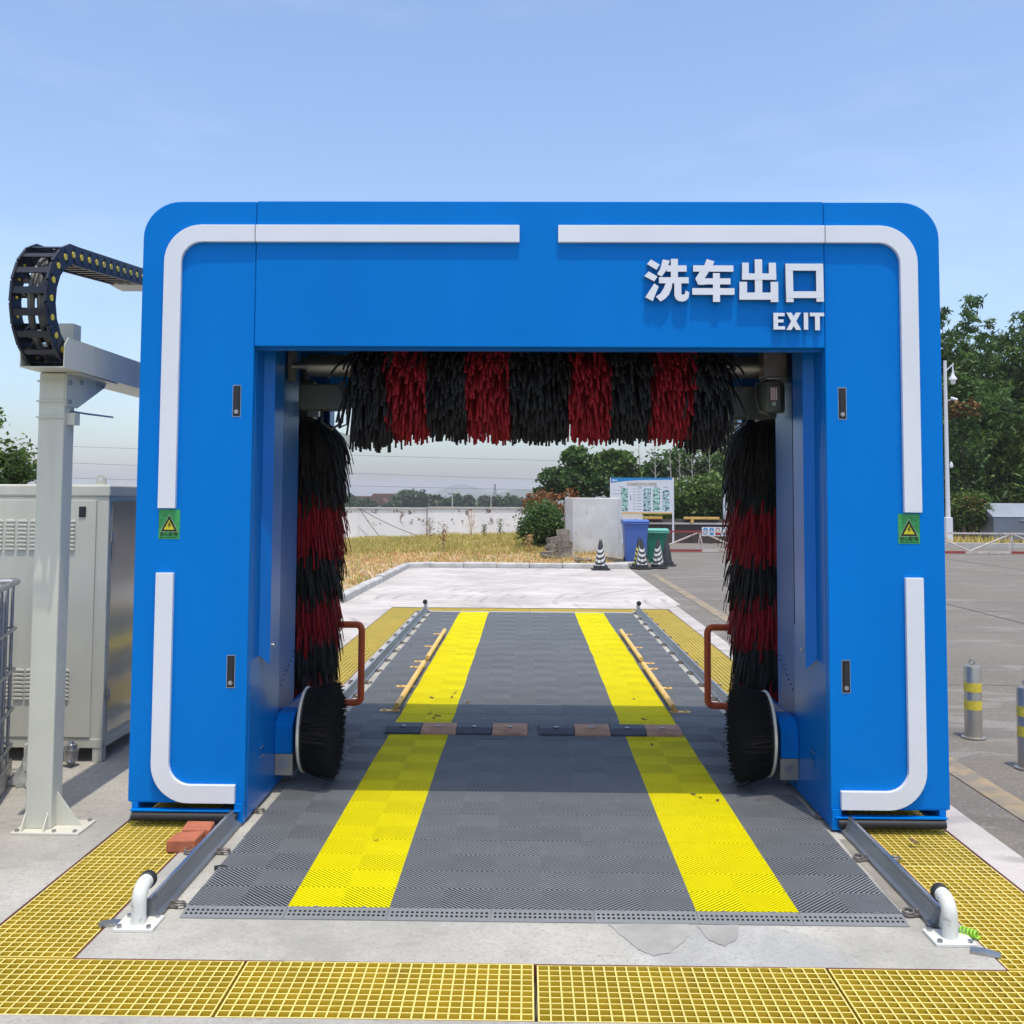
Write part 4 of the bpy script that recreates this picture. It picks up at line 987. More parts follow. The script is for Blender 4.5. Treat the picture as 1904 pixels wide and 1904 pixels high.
def blades(name, pts, hmin, hmax, wd, mat, spread=.4, tb=(0, 1)):
    n = len(pts); P0 = np.array(pts); a = rng.uniform(0, 2*PI, n); h = rng.uniform(hmin, hmax, n); lean = rng.uniform(.05, spread, n)*h; la = rng.uniform(0, 2*PI, n)
    ux = np.stack([np.cos(a), np.sin(a), np.zeros(n)], 1)*(wd*rng.uniform(.6, 1.4, n))[:, None]
    mid = P0+np.stack([np.cos(la)*lean*.4, np.sin(la)*lean*.4, h*.6], 1); top = P0+np.stack([np.cos(la)*lean, np.sin(la)*lean, h], 1)
    V = np.stack([P0-ux, P0+ux, mid+ux*.8, mid-ux*.8, top+ux*.15, top-ux*.15], 1).reshape(-1, 3); i = np.arange(n)*6
    F = np.concatenate([np.stack([i, i+1, i+2, i+3], 1), np.stack([i+3, i+2, i+4, i+5], 1)]); t = rng.uniform(tb[0], tb[1], n)
    return np_mesh(name, V, F, mat, None, np.concatenate([t, t]))
def bank_pts(n, dens):
    out = []
    while len(out) < n:
        if random.random() < .5: x, y = random.uniform(-12, -2.98), random.uniform(11.9, 30)
        else: x, y = random.uniform(-8, 1.9), random.uniform(19.85, 30.2)
        if dens(x, y) > random.random(): out.append((x, y, bank_h(x, y)-.02))
    return out
fn = lambda x, y: .5+.5*math.sin(x*1.3+1.7*math.sin(y*.7))*math.cos(y*.9+x*.4)
tag(blades('grass', bank_pts(34000, lambda x, y: (.95 if y > 22.2+1.6*fn(x, y) else .12)*(.25+.75*fn(x*1.7+3, y*1.3))), .06, .20, .013, grassm, .9, (0, .8)), 'yellow green dry grass covering the bank before the wall', 'grass', kind='stuff')
tag(blades('straw_litter', bank_pts(20000, lambda x, y: (.95 if y < 24+fn(x, y)*2 else .12)*(.3+.7*fn(x*2+1, y*1.7))), .02, .11, .020, grass_o, 2.2), 'orange brown straw and dead weeds along the kerb', 'dry weeds', kind='stuff')
def weed(x, y, h, label, mat=None):
    P = []; 
    t = thing('dry_weed', label, 'weed', (x, y, bank_h(x, y)-.02), 'dry weeds on the bank')
    st = MB()
    for k in range(4):
        a_ = random.uniform(0, 6.28); st.tube([(0, 0, 0), (.05*math.cos(a_)*h, .05*math.sin(a_)*h, h*.5), (.16*math.cos(a_)*h, .16*math.sin(a_)*h, h*random.uniform(.75, 1))], .006, 5)
    st.build('stem', soil, t)
    n = 160; z = rng.uniform(.25, 1, n)*h; a = rng.uniform(0, 2*PI, n); r_ = rng.uniform(0, .22, n)*h
    leafquads('leaves', np.stack([np.cos(a)*r_, np.sin(a)*r_, z], 1), .045, mat or lf_rust, t)
def leafquads(name, C, size, mat, parent, tint=None, up=0., aspect=.55):
    n = len(C); d = rng.normal(0, 1, (n, 3)); d[:, 2] = d[:, 2]*.6-up; d /= np.linalg.norm(d, axis=1, keepdims=True)
    e = rng.normal(0, 1, (n, 3)); e -= d*np.sum(d*e, 1, keepdims=True); e /= np.linalg.norm(e, axis=1, keepdims=True)
    sz = (size*rng.uniform(.6, 1.4, n))[:, None]
    V = np.stack([C-d*sz*.5, C+e*sz*aspect*.5, C+d*sz*.5, C-e*sz*aspect*.5], 1).reshape(-1, 3); F = np.arange(n*4).reshape(-1, 4)
    return np_mesh(name, V, F, mat, parent, rng.uniform(0, 1, n) if tint is None else tint)
for (px, py, h, mt, lb) in ((800, 1010, .75, lf_rust, 'tall reddish dead weed standing against the wall joint'), (823, 1040, .8, lf_rust, 'brown leafy dead weed behind the kerb corner'), (876, 1012, .9, grass_o, 'straw coloured bushy weed against the peeling wall'), (930, 1005, .6, lf_mid, 'small green weed at the wall foot near the rusty shrub'), (900, 1010, .45, lf_mid, 'tiny green weed at the wall foot beside the straw weed'), (985, 1030, .5, grass_o, 'pale straw tuft below the round green shrub')):
    q = atY(px, py, 28.2 if py < 1020 else 23.5); weed(q.x, q.y, h, lb, mt)
# ------------------------------------------------------------------ wall behind the bank
WL = thing('boundary_wall', 'long low whitewashed wall with peeling paint behind the dry grass', 'wall', (0, 30, 0))
wm = M('peeling_whitewash', (.84, .82, .80), .85, var=.05, scale=.8, bump=.08, bscale=20)
layer_noise(wm, 1.2, .5, .7, (.66, .65, .63), .55, aniso=(1, 1, .25))
layer_noise(wm, 3.0, .57, .585, (.24, .17, .14), .9, aniso=(1.3, 1, 1.1), zband=(.62, .86), detail=9)
for (x0, x1, zt_, nm) in ((-26, -3.42, 1.27, 0), (-3.40, 2.6, 1.30, 1)):
    p = MB().box(x0, x1, 0, .24, -.2, zt_-.07).build('wall_panel', wm, WL)
    MB().box(x0, x1, -.03, .27, zt_-.07, zt_).build('coping', kerbm, p, bevel=.008)
MB().box(-3.42, -3.40, -.012, .1, 0, 1.22).build('wall_joint', brown_wall, WL)
# cables drooping along the wall
def droop(pts, r, label, name='wall_cable', grp='loose cables on the wall'):
    o = MB().tube(pts, r, 6).build(name, wire_m, smooth=True); tag(o, label, 'cable', grp); return o
def sag(a_, b_, s_, n=16): return [(a_[0]+(b_[0]-a_[0])*i/n, a_[1]+(b_[1]-a_[1])*i/n, a_[2]+(b_[2]-a_[2])*i/n-s_*4*(i/n)*(1-i/n)) for i in range(n+1)]
pA = atY(668, 945, 29.85); pB = atY(845, 1012, 29.6); pC = atY(737, 1030, 28.0); pD = atY(975, 985, 29.5)
droop(sag(pA, pB, .18)+sag(pB, pD, .12)[1:], .011, 'grey cable sagging along the whitewashed wall to the green shrub')
droop(sag(pA, pC, .10), .011, 'short grey cable dropping from the wall top into the grass')
# ------------------------------------------------------------------ plants
def blob_points(c, rad, n, cl=26, spread=.20, shell=.55):
    c = np.array(c); rad = np.array(rad)
    d = rng.normal(0, 1, (cl, 3)); d /= np.linalg.norm(d, axis=1, keepdims=True)
    r_ = rng.uniform(shell, 1, cl)**.7
    cc = c+d*rad*r_[:, None]
    k = rng.integers(0, cl, n); 
    return cc[k]+rng.normal(0, 1, (n, 3))*rad*spread
def tree(name, label, cat, loc, blobs, leaf, mat, h0, trunk_r=.12, nleaf=900, group=None, trunk=True, bmat=None, spread=.2, cl=26, up=0., aspect=.55, extra=None):
    t = thing(name, label, cat, loc, group)
    C = np.concatenate([blob_points(b[:3], b[3:6], int(nleaf*b[6]) if len(b) > 6 else nleaf, cl, spread) for b in blobs])
    C[:, 2] = np.maximum(C[:, 2], .05)
    tint = np.clip(.5+rng.normal(0, .28, len(C))+.18*(C[:, 2]-C[:, 2].mean())/(C[:, 2].std()+.01), 0, 1)
    leafquads('crown', C, leaf, mat, t, tint, up, aspect)
    if extra is not None:
        C2 = np.concatenate([blob_points(b[:3], b[3:6], int(nleaf*b[6]), cl, spread) for b in extra[0]]); leafquads('new_growth', C2, leaf, extra[1], t, None, up, aspect)['kind'] = 'stuff'
    if trunk:
        mb = MB(); top = np.mean([b[:3] for b in blobs], axis=0)
        mb.tube([(0, 0, -.3), (.03, 0, h0*.5), (top[0]*.3, top[1]*.3, max(h0, top[2]*.7))], [trunk_r, trunk_r*.85, trunk_r*.55], 8)
        for b in blobs:
            mb.tube([(0, 0, h0*.75), ((b[0])*.5, b[1]*.5, (h0*.75+b[2])*.5+.1), (b[0], b[1], b[2]+b[5]*.3)], [trunk_r*.5, trunk_r*.35, trunk_r*.12], 6)
        mb.build('trunk', bmat or bark, t, smooth=True)
    return t
def put(px, py, Y): q = atY(px, py, Y); return q
# left tree over the cabinet
q = put(8, 900, 9.0)
tree('broadleaf_tree', 'leafy green tree rising behind the beige cabinet', 'tree', (q.x-.3, 9.0, .12), [(0, 0, 1.9, .65, .6, .5), (-.5, .1, 2.3, .6, .6, .5), (.22, -.1, 1.75, .42, .4, .28), (-.1, 0, 2.5, .30, .3, .22, .5), (-1.1, 0, 2.0, .7, .7, .6)], .075, lf_mid, 1.2, .06, 2600, cl=46, spread=.15)
# round shrub with rusty head
q = put(1008, 1010, 24.6)
tree('round_shrub', 'dense round green shrub beside the curved concrete block', 'shrub', (q.x, 24.6, .25), [(0, 0, .62, .60, .55, .52, 2.2), (-.05, -.1, .45, .56, .5, .4, 1.5), (.1, 0, .85, .45, .45, .35, 1.2)], .085, lf_dark, .3, .05, 1500, spread=.22, cl=40)
q = put(1030, 935, 27.0)
tree('rusty_shrub', 'shrub with rusty brown dried leaves behind the round green shrub', 'shrub', (q.x, 27.0, .3), [(-.35, 0, 1.15, .45, .4, .35), (.35, .1, 1.2, .5, .4, .35), (0, .1, .9, .8, .4, .5), (-.65, 0, 1.1, .25, .3, .3, .5)], .12, lf_rust, .5, .05, 420, cl=20)
# trees beyond wall on the right of the opening
def px_tree(name, label, cat, Y, base, crowns, leaf, mat, n, **kw):
    """crowns: pixel circles (x,y,rx,ry) turned into blobs standing at depth Y"""
    sc = (Y-CP[1])/FPX; b0 = put(base, 925, Y); bl = []
    gz = kw.pop('gz', 0.)
    for c in crowns:
        p = put(c[0], c[1], Y+(c[4] if len(c) > 4 else 0)*1.0); bl.append((p.x-b0.x, p.y-Y, p.z-gz, c[2]*sc, max(c[2]*sc*.8, .3), c[3]*sc))
    return tree(name, label, cat, (b0.x, Y, gz), bl, leaf, mat, max(.5, min(b[2]-b[5] for b in bl)), kw.pop('tr', .12), n, **kw)
px_tree('broadleaf_tree', 'dark broadleaf tree with a raised crown left of the notice board', 'tree', 46, 1075, [(1078, 858, 30, 22), (1050, 890, 38, 24), (1090, 895, 45, 30), (1068, 848, 18, 14), (1025, 912, 26, 16)], .30, lf_dark, 900, group='trees behind the notice board', cl=30)
px_tree('broadleaf_tree', 'bright green broadleaf tree directly behind the notice board', 'tree', 49, 1140, [(1140, 872, 38, 28), (1150, 855, 28, 16), (1165, 890, 30, 25), (1115, 895, 38, 32), (1128, 858, 22, 16)], .30, lf_mid, 900, group='trees behind the notice board', cl=30)
px_tree('broadleaf_tree', 'wide dark tree on the slope between the notice board and gantry column', 'tree', 62, 1260, [(1235, 868, 40, 28), (1290, 855, 45, 30), (1210, 885, 28, 22), (1330, 870, 30, 26)], .34, lf_dark, 800, group='trees behind the notice board', cl=30, gz=1.0)
px_tree('slope_tree', 'olive brown tree high on the slope behind the gantry column', 'tree', 75, 1360, [(1352, 800, 30, 40), (1340, 850, 34, 34), (1400, 800, 50, 55), (1370, 750, 30, 30)], .38, lf_olive, 700, gz=2.0, cl=26)
for (a_, lab) in (((1275, 925, 36, 36), 'leafy green hedge bush to the right of the notice board'), ((1325, 920, 38, 42), 'leafy green hedge bush in front of the gantry column'), ((1220, 960, 40, 16), 'low trimmed bush under the notice board'), ((1375, 930, 38, 45), 'leafy green hedge bush behind the pale post')):
    px_tree('hedge_bush', lab, 'bush', 38.5, a_[0], [a_, (a_[0]-12, a_[1]+18, a_[2]*.8, a_[3]*.6), (a_[0]+14, a_[1]+15, a_[2]*.8, a_[3]*.6)], .16, lf_mid, 1300, group='hedge bushes', cl=40, tr=.05)
for k_, xx in enumerate((1440, 1520, 1600, 1680)):
    px_tree('hedge_bush', ('hedge bush hidden behind the gantry column, next in the row', 'broad hedge bush hidden behind the gantry column', 'tall hedge bush hidden behind the gantry column', 'hedge bush behind the gantry column near the bamboo')[k_], 'bush', 40+k_ % 2, xx, [(xx, 900-10*(k_ % 2), 46, 60), (xx-25, 930, 40, 40), (xx+28, 925, 42, 42)], .22, lf_dark if k_ % 2 else lf_mid, 900, group='hedge bushes', cl=40, tr=.06)
for i, (x0, yt, yb, tw) in enumerate(((1187, 822, 872, 8), (1216, 826, 880, 14), (1262, 838, 900, 9), (1285, 835, 905, 12), (1318, 838, 900, 10), (1245, 835, 890, 6))):
    Y = 56; a_, b_ = put(x0, yt, Y), put(x0+2, yb+45, Y); mb = MB(); mb.tube([tuple(b_-b_), tuple((a_-b_)*.5+Vector((.05, 0, 0))), tuple(a_-b_)], [.05, .035, .012], 6)
    for k in range(7):
        t_ = .35+.09*k; s_ = (-1)**k; p = (a_-b_)*t_; mb.tube([tuple(p), tuple(p+Vector((s_*tw*.022, .1, tw*.03)))], [.018, .006], 5)
    tag(mb.build('bare_sapling', palebark, smooth=True, loc=b_), 'thin pale bare sapling rising above the hedge bushes', 'sapling', 'bare saplings')
# bamboo grove to the right of the gantry
def bamboo(px, Y, top, base_w, label, n=1500, mat=None):
    sc = (Y-CP[1])/FPX; b0 = put(px, 925, Y); H_ = put(px, top, Y).z
    t = thing('bamboo_clump', label, 'bamboo', (b0.x, Y, 0), 'bamboo clumps behind the gate')
    cu = MB(); Cs = []; tn = []
    for k in range(16):
        a_ = rng.uniform(0, 6.28); r0 = rng.uniform(.1, .5)*base_w; h = H_*rng.uniform(.62, 1.0); ln = rng.uniform(.2, .9)*base_w
        pts = [np.array([math.cos(a_)*(r0+ln*u**2.2), math.sin(a_)*(r0+ln*u**2.2), h*(u-.10*u**4)]) for u in np.linspace(0, 1, 8)]
        cu.tube([tuple(p) for p in pts], [.04, .04, .036, .032, .028, .02, .012, .006], 6)
        for u in np.linspace(.16, 1, 30):
            p = np.array([math.cos(a_)*(r0+ln*u**2.2), math.sin(a_)*(r0+ln*u**2.2), h*(u-.10*u**4)])
            m_ = int(n/16/30*1.0)+1; sp = .30*base_w*(1.15-.8*u)+.12
            off = rng.normal(0, 1, 3)*sp*.8; off[2] *= .5
            Cs.append(p+off+rng.normal(0, 1, (m_*3, 3))*np.array([sp*.55, sp*.55, sp*.30])); tn.append(np.full(m_*3, np.clip(.45+rng.normal(0, .25), 0, 1)))
    C = np.concatenate(Cs); C[:, 2] = np.maximum(C[:, 2], .3); ti = np.clip(np.concatenate(tn)+rng.normal(0, .12, len(C)), 0, 1)
    leafquads('foliage', C, .34, mat or lf_bamboo, t, ti, .7, .24); cu.build('culm', culm, t, smooth=True)
bamboo(1772, 43, 480, 1.2, 'slender bamboo clump with a tall feathery tip next to the gantry', 4200)
bamboo(1840, 41, 560, 1.6, 'full bamboo clump behind the street lamp', 4800)
bamboo(1895, 42, 535, 1.7, 'high bamboo clump above the grey metal bin', 4800)
bamboo(1800, 38, 690, 1.4, 'lower bamboo clump behind the red tipped shrub', 4200)
bamboo(1868, 37.5, 700, 1.5, 'dark bamboo clump directly behind the grey metal bin', 4200)
bamboo(1950, 40, 540, 1.7, 'bamboo clump at the frame edge beyond the metal bin', 3600)
bamboo(1700, 42, 640, 1.6, 'bamboo clump mostly hidden behind the gantry column', 2400)
bamboo(1830, 48, 620, 1.8, 'bamboo clump standing deepest in the grove', 3600)
px_tree('red_tip_shrub', 'rounded shrub with reddish new tips before the bamboo', 'shrub', 33.5, 1803, [(1803, 945, 32, 30), (1790, 955, 24, 24), (1822, 950, 24, 26)], .10, lf_mid, 1900, tr=.05, cl=45, extra=([(0, 0, 1.45, .6, .5, .28, .35)], lf_red))
px_tree('rusty_shrub', 'tall shrub with orange rusty top beside the street lamp', 'shrub', 35.5, 1790, [(1790, 760, 32, 45), (1785, 720, 26, 25), (1800, 830, 38, 60), (1795, 900, 34, 40)], .16, lf_dark, 1300, tr=.07, cl=34, extra=([(0, 0, 5.2, .6, .5, .4, .5)], lf_red))
# wooded slope behind
hs = MB(); nx_, ny_ = 40, 30
for j in range(ny_+1):
    for i in range(nx_+1):
        x = 6+110*i/nx_; y = 46+110*j/ny_; d_ = max(0, (y-46)/60); u = min(1, max(0, (x-8-.08*(y-46))/14))
        hs.v.append((x, y, -.3-2.0*d_*(1-u)+u*(9*min(1, d_*1.6)+1.2*math.sin(x*.3)*math.cos(y*.2)*min(1, d_*3))))
for j in range(ny_):
    for i in range(nx_): b = j*(nx_+1)+i; hs.face([b, b+1, b+nx_+2, b+nx_+1])
slope_m = M('slope_earth', (.14, .12, .055), .95, var=.35, scale=.5)
tag(hs.build('wooded_slope', slope_m, smooth=True), kind='structure')
Cw = []
for k in range(260):
    x, y = random.uniform(9, 80), random.uniform(50, 110); d_ = max(0, (y-46)/60); u = min(1, max(0, (x-8-.08*(y-46))/14)); z = -.3+u*9*min(1, d_*1.6)
    Cw.append(np.array([x, y, z+.8])+rng.normal(0, 1, (90, 3))*np.array([1.3, 1.3, .9]))
o = leafquads('slope_scrub', np.concatenate(Cw), .5, lf_olive, None); tag(o, 'olive scrub and undergrowth covering the slope behind the bamboo', 'undergrowth', kind='stuff')
# ------------------------------------------------------------------ concrete block, rubble
q0, q1, q2 = put(1051, 930, 23.4), put(1065, 930, 22.9), put(1156, 930, 23.4)
out = [(q0.x, 23.9), (q0.x+.02, 23.3), (q1.x, 22.95)]
for i in range(1, 10): t = i/10; out.append((q1.x+(q2.x-q1.x)*t, 22.95+.25*t-.16*math.sin(PI*t)))
out += [(q2.x, 23.35), (q2.x-.1, 24.0)]
cbm = M('block_concrete', (.60, .59, .56), .85, var=.1, scale=1.5, bump=.15, bscale=14)
layer_noise(cbm, 2.2, .5, .68, (.70, .69, .67), .6); layer_noise(cbm, 6, .62, .75, (.30, .29, .28), .5)
tag(MB().prism(out, 'z', -.02, 1.63).build('curved_concrete_block', cbm, bevel=.02), 'tall pale curved concrete block standing behind the striped cones', 'concrete block')
def rock(x, y, z, s, label, n=0, boxy=False):
    mb = MB(); bmv = []
    st = random.Random(n)
    if boxy:
        mb.box(-.5*s[0], .5*s[0], -.5*s[1], .5*s[1], 0, s[2]); mb.v = [tuple(c+st.uniform(-.012, .012) for c in v) for v in mb.v]
    else:
        for j in range(6):
            for i in range(9):
                a_ = 2*PI*i/9; t = (j+.35)/5.7; r_ = math.sin(PI*t)**.6
                mb.v.append((math.cos(a_)*r_*s[0]*.5*(1+st.uniform(-.2, .2)), math.sin(a_)*r_*s[1]*.5*(1+st.uniform(-.2, .2)), s[2]*(.5-.5*math.cos(PI*t))*(1+st.uniform(-.1, .1))))
        for j in range(5):
            for i in range(9): mb.face([j*9+i, j*9+(i+1) % 9, (j+1)*9+(i+1) % 9, (j+1)*9+i])
        mb.face([i for i in range(9)][::-1]); mb.face([45+i for i in range(9)])
    o = mb.build('rubble_block', stone, loc=(x, y, z), bevel=.008 if boxy else 0); o.rotation_euler = (st.uniform(-.15, .15), st.uniform(-.15, .15), st.uniform(-.5, .5))
    tag(o, label, 'rubble', 'rubble by the concrete block')
for i, (px, py, w_, h_, bx) in enumerate(((1048, 1000, .30, .16, 1), (1050, 1012, .32, .17, 1), (1047, 1024, .34, .17, 1), (1030, 1005, .28, .18, 1), (1024, 1018, .34, .2, 0), (1020, 1030, .34, .16, 1), (1040, 1034, .36, .17, 1), (1052, 1036, .30, .16, 1), (1063, 1042, .30, .13, 0), (1078, 1046, .34, .12, 0), (1020, 1041, .40, .12, 1), (1047, 990, .26, .15, 1), (1093, 1047, .24, .10, 0), (1142, 1050, .42, .15, 1))):
    Y = 22.5-(py-1010)*.012 if py < 1045 else 21.2; q = put(px, py, Y)
    rock(q.x, Y-.1, max(.05, q.z-h_/2), (w_, .26, h_), 'broken block in the rubble pile beside the curved concrete block', i, bool(bx))
# ------------------------------------------------------------------ bins, cones
def bin_(x, y, h, w_, bodym, lidm, label, name):
    t = thing(name, label, 'bin', (x, y, 0), 'wheeled bins')
    mb = MB(); wb, wt, db, dt_ = w_*.40, w_*.5, w_*.42, w_*.55
    b = len(mb.v); mb.v += [(-wb, -db, .06), (wb, -db, .06), (wb, db, .06), (-wb, db, .06), (-wt, -dt_, h-.1), (wt, -dt_, h-.1), (wt, dt_, h-.1), (-wt, dt_, h-.1)]
    for q in ((0, 3, 2, 1), (4, 5, 6, 7), (0, 1, 5, 4), (1, 2, 6, 5), (2, 3, 7, 6), (3, 0, 4, 7)): mb.face([b+i for i in q])
    mb.build('body', bodym, t, bevel=.02)
    r_ = MB(); r_.box(-wt-.025, wt+.025, -dt_-.025, dt_+.025, h-.12, h-.075); r_.build('rim', lidm, t, bevel=.01)
    l_ = MB(); l_.prism([(-dt_-.03, h-.075), (dt_+.03, h-.075), (dt_+.05, h-.03), (0, h), (-dt_-.03, h-.035)], 'x', -wt-.02, wt+.02); l_.build('lid', lidm, t, bevel=.012)
    hd = MB(); hd.tube([(-wt*.8, dt_+.03, h-.06), (-wt*.8, dt_+.10, h-.05), (wt*.8, dt_+.10, h-.05), (wt*.8, dt_+.03, h-.06)], .015, 8); hd.build('handle', lidm, t, smooth=True)
    for sx in (-1, 1):
        w2 = MB().cyl((sx*(wb-.0), db*.7, .09), (sx*(wb+.05), db*.7, .09), .09, n=18).build('wheel', rubber, t, smooth=True)
    ft = MB(); ft.box(-wb*.9, wb*.9, -db*.95, -db*.6, 0, .06); ft.build('foot', bodym, t)
bin_(2.60, 21.5, 1.10, .60, bin_blue, bin_blue, 'tall blue wheeled bin beside the curved concrete block', 'wheeled_bin')
bin_(3.22, 22.3, .86, .55, bin_green, bin_green_lid, 'green wheeled bin with pale lid next to the blue bin', 'wheeled_bin')
def cone(x, y, label, style, rz=0):
    t = thing('traffic_cone', label, 'traffic cone', (x, y, 0), 'cones by the bins', rz)
    b = MB(); b.prism([(-.21, -.15), (-.15, -.21), (.15, -.21), (.21, -.15), (.21, .15), (.15, .21), (-.15, .21), (-.21, .15)], 'z', 0, .035); b.lathe([(.17, .035), (.165, .10), (.14, .105)], 8); b.build('base', cone_m, t, bevel=.006)
    def sec(z): return .135-.098*(z-.10)/.54
    def wedge(z0, z1, rr=.0, n=24, sl=0.): 
        mb = MB(); k = 2; bb = len(mb.v)
        for zz in (z0, z1):
            for i in range(n):
                a_ = 2*PI*i/n; z = zz+sl*math.sin(a_+.3); z = min(max(z, .105), .655); r_ = sec(z)+rr; f_ = 1/max(abs(math.cos(((a_+PI/8) % (PI/4))-PI/8)), .9); mb.v.append((math.cos(a_)*r_*f_*.97, math.sin(a_)*r_*f_*.97, z))
        for i in range(n): mb.face([bb+i, bb+(i+1) % n, bb+n+(i+1) % n, bb+n+i])
        return mb
    bd = MB(); bd.lathe([(sec(.1), .1), (sec(.64), .64), (.028, .655)], 24); bo = bd.build('body', cone_m, t, smooth=True)
    MB().torus((0, 0, .675), (0, 1, .0), .022, .007, 14, 6).build('top_loop', cone_m, t, smooth=True)
    if style:
        for i in range(4):
            z0 = .155+i*.11; wedge(z0, z0+.058, .0025, 24, .095).build('reflective_band', cone_y if style == 2 else cone_w, bo)
cone(1.59, 19.25, 'black and white striped cone standing alone before the concrete block', 1)
cone(2.56, 19.65, 'striped cone before the blue bin overlapping a yellow one', 1, .4)
cone(2.545, 20.05, 'yellow banded cone tucked behind a white striped cone', 2)
cone(2.97, 19.9, 'black and white striped cone before the green bin', 1, -.3)
cone(3.30, 20.85, 'plain black cone beside the green bin', 0)
# ------------------------------------------------------------------ notice board
NBY = 32.5; p0, p1 = put(1136, 888, NBY), put(1250, 953, NBY)
NB = thing('notice_board', 'white process notice board with blue header on posts behind the bins', 'sign board', (p0.x, NBY, 0))
W_, Zt, Zb = p1.x-p0.x, p0.z, p1.z
pn = MB().box(0, W_, 0, .04, Zb, Zt).build('panel', sign_white, NB)
fr = MB(); fr.box(-.03, 0, -.015, .05, 0, Zt); fr.box(W_, W_+.06, -.015, .05, 0, Zt); fr.build('post', sign_white, NB)
MB().box(0, W_, -.01, .05, Zb-.05, Zb).build('bottom_rail', amber, NB)
hh = (Zt-Zb)
MB().prism([(0, Zt), (W_, Zt), (W_, Zt-.05*hh), (W_*.45, Zt-.065*hh), (W_*.2, Zt-.10*hh), (0, Zt-.15*hh)], 'y', -.004, 0).build('header', sign_blue, pn)
text_obj('board_title', '加油站卸油作业流程图', .12, tan_ink, pn, W_*.5, -.003, Zt-.19*hh, extr=.0015, offset=.004, width=W_*.49)
lg = MB(); lg.box(.05, .11, -.007, -.004, Zt-.11*hh, Zt-.05*hh); lg.box(.125, .22, -.007, -.004, Zt-.095*hh, Zt-.06*hh); lg.build('header_logo', sign_white, pn)
def cells(x0, x1, z0, z1, n, mat):
    for k in range(n):
        za = z0+(z1-z0)*k/n; zb_ = z0+(z1-z0)*(k+.86)/n
        MB().box(W_*x0, W_*x1, -.004, 0, Zt-zb_*hh, Zt-za*hh).build('photo_print', mat, pn)
cells(.165, .275, .30, .98, 6, sign_cell); cells(.53, .65, .30, .98, 6, sign_cell_b); cells(.685, .80, .30, .98, 4, sign_cell); cells(.84, .955, .35, .98, 4, sign_cell_b)
tl = MB()
for k in range(8): tl.box(W_*.42, W_*.50, -.003, 0, Zt-(.325+.085*k)*hh, Zt-(.315+.085*k)*hh); tl.box(W_*.37, W_*.385, -.003, 0, Zt-(.33+.085*k)*hh, Zt-(.305+.085*k)*hh)
for x in (.13, .44, .70, .86): tl.box(W_*x, W_*(x+.07), -.003, 0, Zt-.275*hh, Zt-.26*hh)
for k in range(2): tl.box(W_*.07, W_*.15, -.003, 0, Zt-(.36+.11*k)*hh, Zt-(.35+.11*k)*hh); tl.box(W_*.04, W_*.055, -.003, 0, Zt-(.365+.11*k)*hh, Zt-(.345+.11*k)*hh)
tl.box(W_*.315, W_*.328, -.003, 0, Zt-.66*hh, Zt-.52*hh); tl.build('text_lines', grey_ink, pn)
# low brown wall, amber beams, safety sign, gate
a0, a1 = put(1160, 970, 33.6), put(1365, 1008, 33.6)
LW = thing('low_brown_wall', 'low dark brown retaining wall with pale ledge behind the gate', 'wall', (a0.x, 33.6, 0))
MB().box(0, 6.5, 0, .3, -.02, .68).build('wall_body', brown_wall, LW); MB().box(-.02, 6.52, -.06, .32, .68, .74).build('ledge', kerbm, LW); MB().box(0, 6.5, .1, .4, .741, .86).build('upper_course', brown_wall, LW)
for i, (xa, xb, lb) in enumerate(((1182, 1232, 'short amber timber beam on the brown wall by the blue bin'), (1272, 1338, 'long amber timber beam on the brown wall left of the safety sign'))):
    q0, q1 = put(xa, 974, 33.55), put(xb, 974, 33.55); tag(MB().box(0, q1.x-q0.x, -.06, .08, 0, .09).build('amber_beam', amber, loc=(q0.x, 33.62, .862), bevel=.01), lb, 'beam', 'amber beams')
q0 = put(1288, 970, 33.3); tag(MB().prism([(-.06, 0), (.06, 0), (.045, .20), (-.045, .20)], 'y', -.05, .05).build('amber_stand', amber, loc=(q0.x, 33.44, .742), bevel=.01), 'small amber warning stand on the brown wall ledge', 'stand')
q0, q1 = put(1305, 980, 33.0), put(1353, 997, 33.0)
SS = thing('safety_sign', 'white safety sign with two blue circles and red symbols behind the gate', 'sign', (q0.x, 33.0, q1.z))
w_ = q1.x-q0.x; h_ = q0.z-q1.z
MB().box(0, w_, 0, .02, 0, h_).build('panel', sign_white, SS)
for i, cx_ in enumerate((.14, .38)):
    MB().tube([(w_*cx_, -.004, h_*.68), (w_*cx_, 0, h_*.68)], .082, 20).build('blue_circle', sign_blue, SS); MB().box(w_*cx_-.07, w_*cx_+.07, -.004, 0, h_*.12, h_*.38).build('blue_caption', sign_blue, SS)
    MB().box(w_*cx_-.015, w_*cx_+.015, -.006, -.004, h_*.6, h_*.8).build('white_symbol', sign_white, SS)
MB().box(w_*.52, w_*.72, -.004, 0, h_*.1, h_*.42).build('red_caption', rust_red, SS); MB().torus((w_*.62, -.002, h_*.7), (0, 1, 0), .065, .012, 18, 6).build('red_circle', rust_red, SS); MB().torus((w_*.87, -.002, h_*.65), (0, 1, 0), .08, .012, 18, 6).build('green_circle', bin_green, SS); MB().box(w_*.80, w_*.95, -.004, 0, h_*.1, h_*.35).build('caption', grey_ink, SS)
MB().box(w_*.3, w_*.34, .021, .06, -q1.z, h_*.9).build('sign_leg', wire_m, SS)
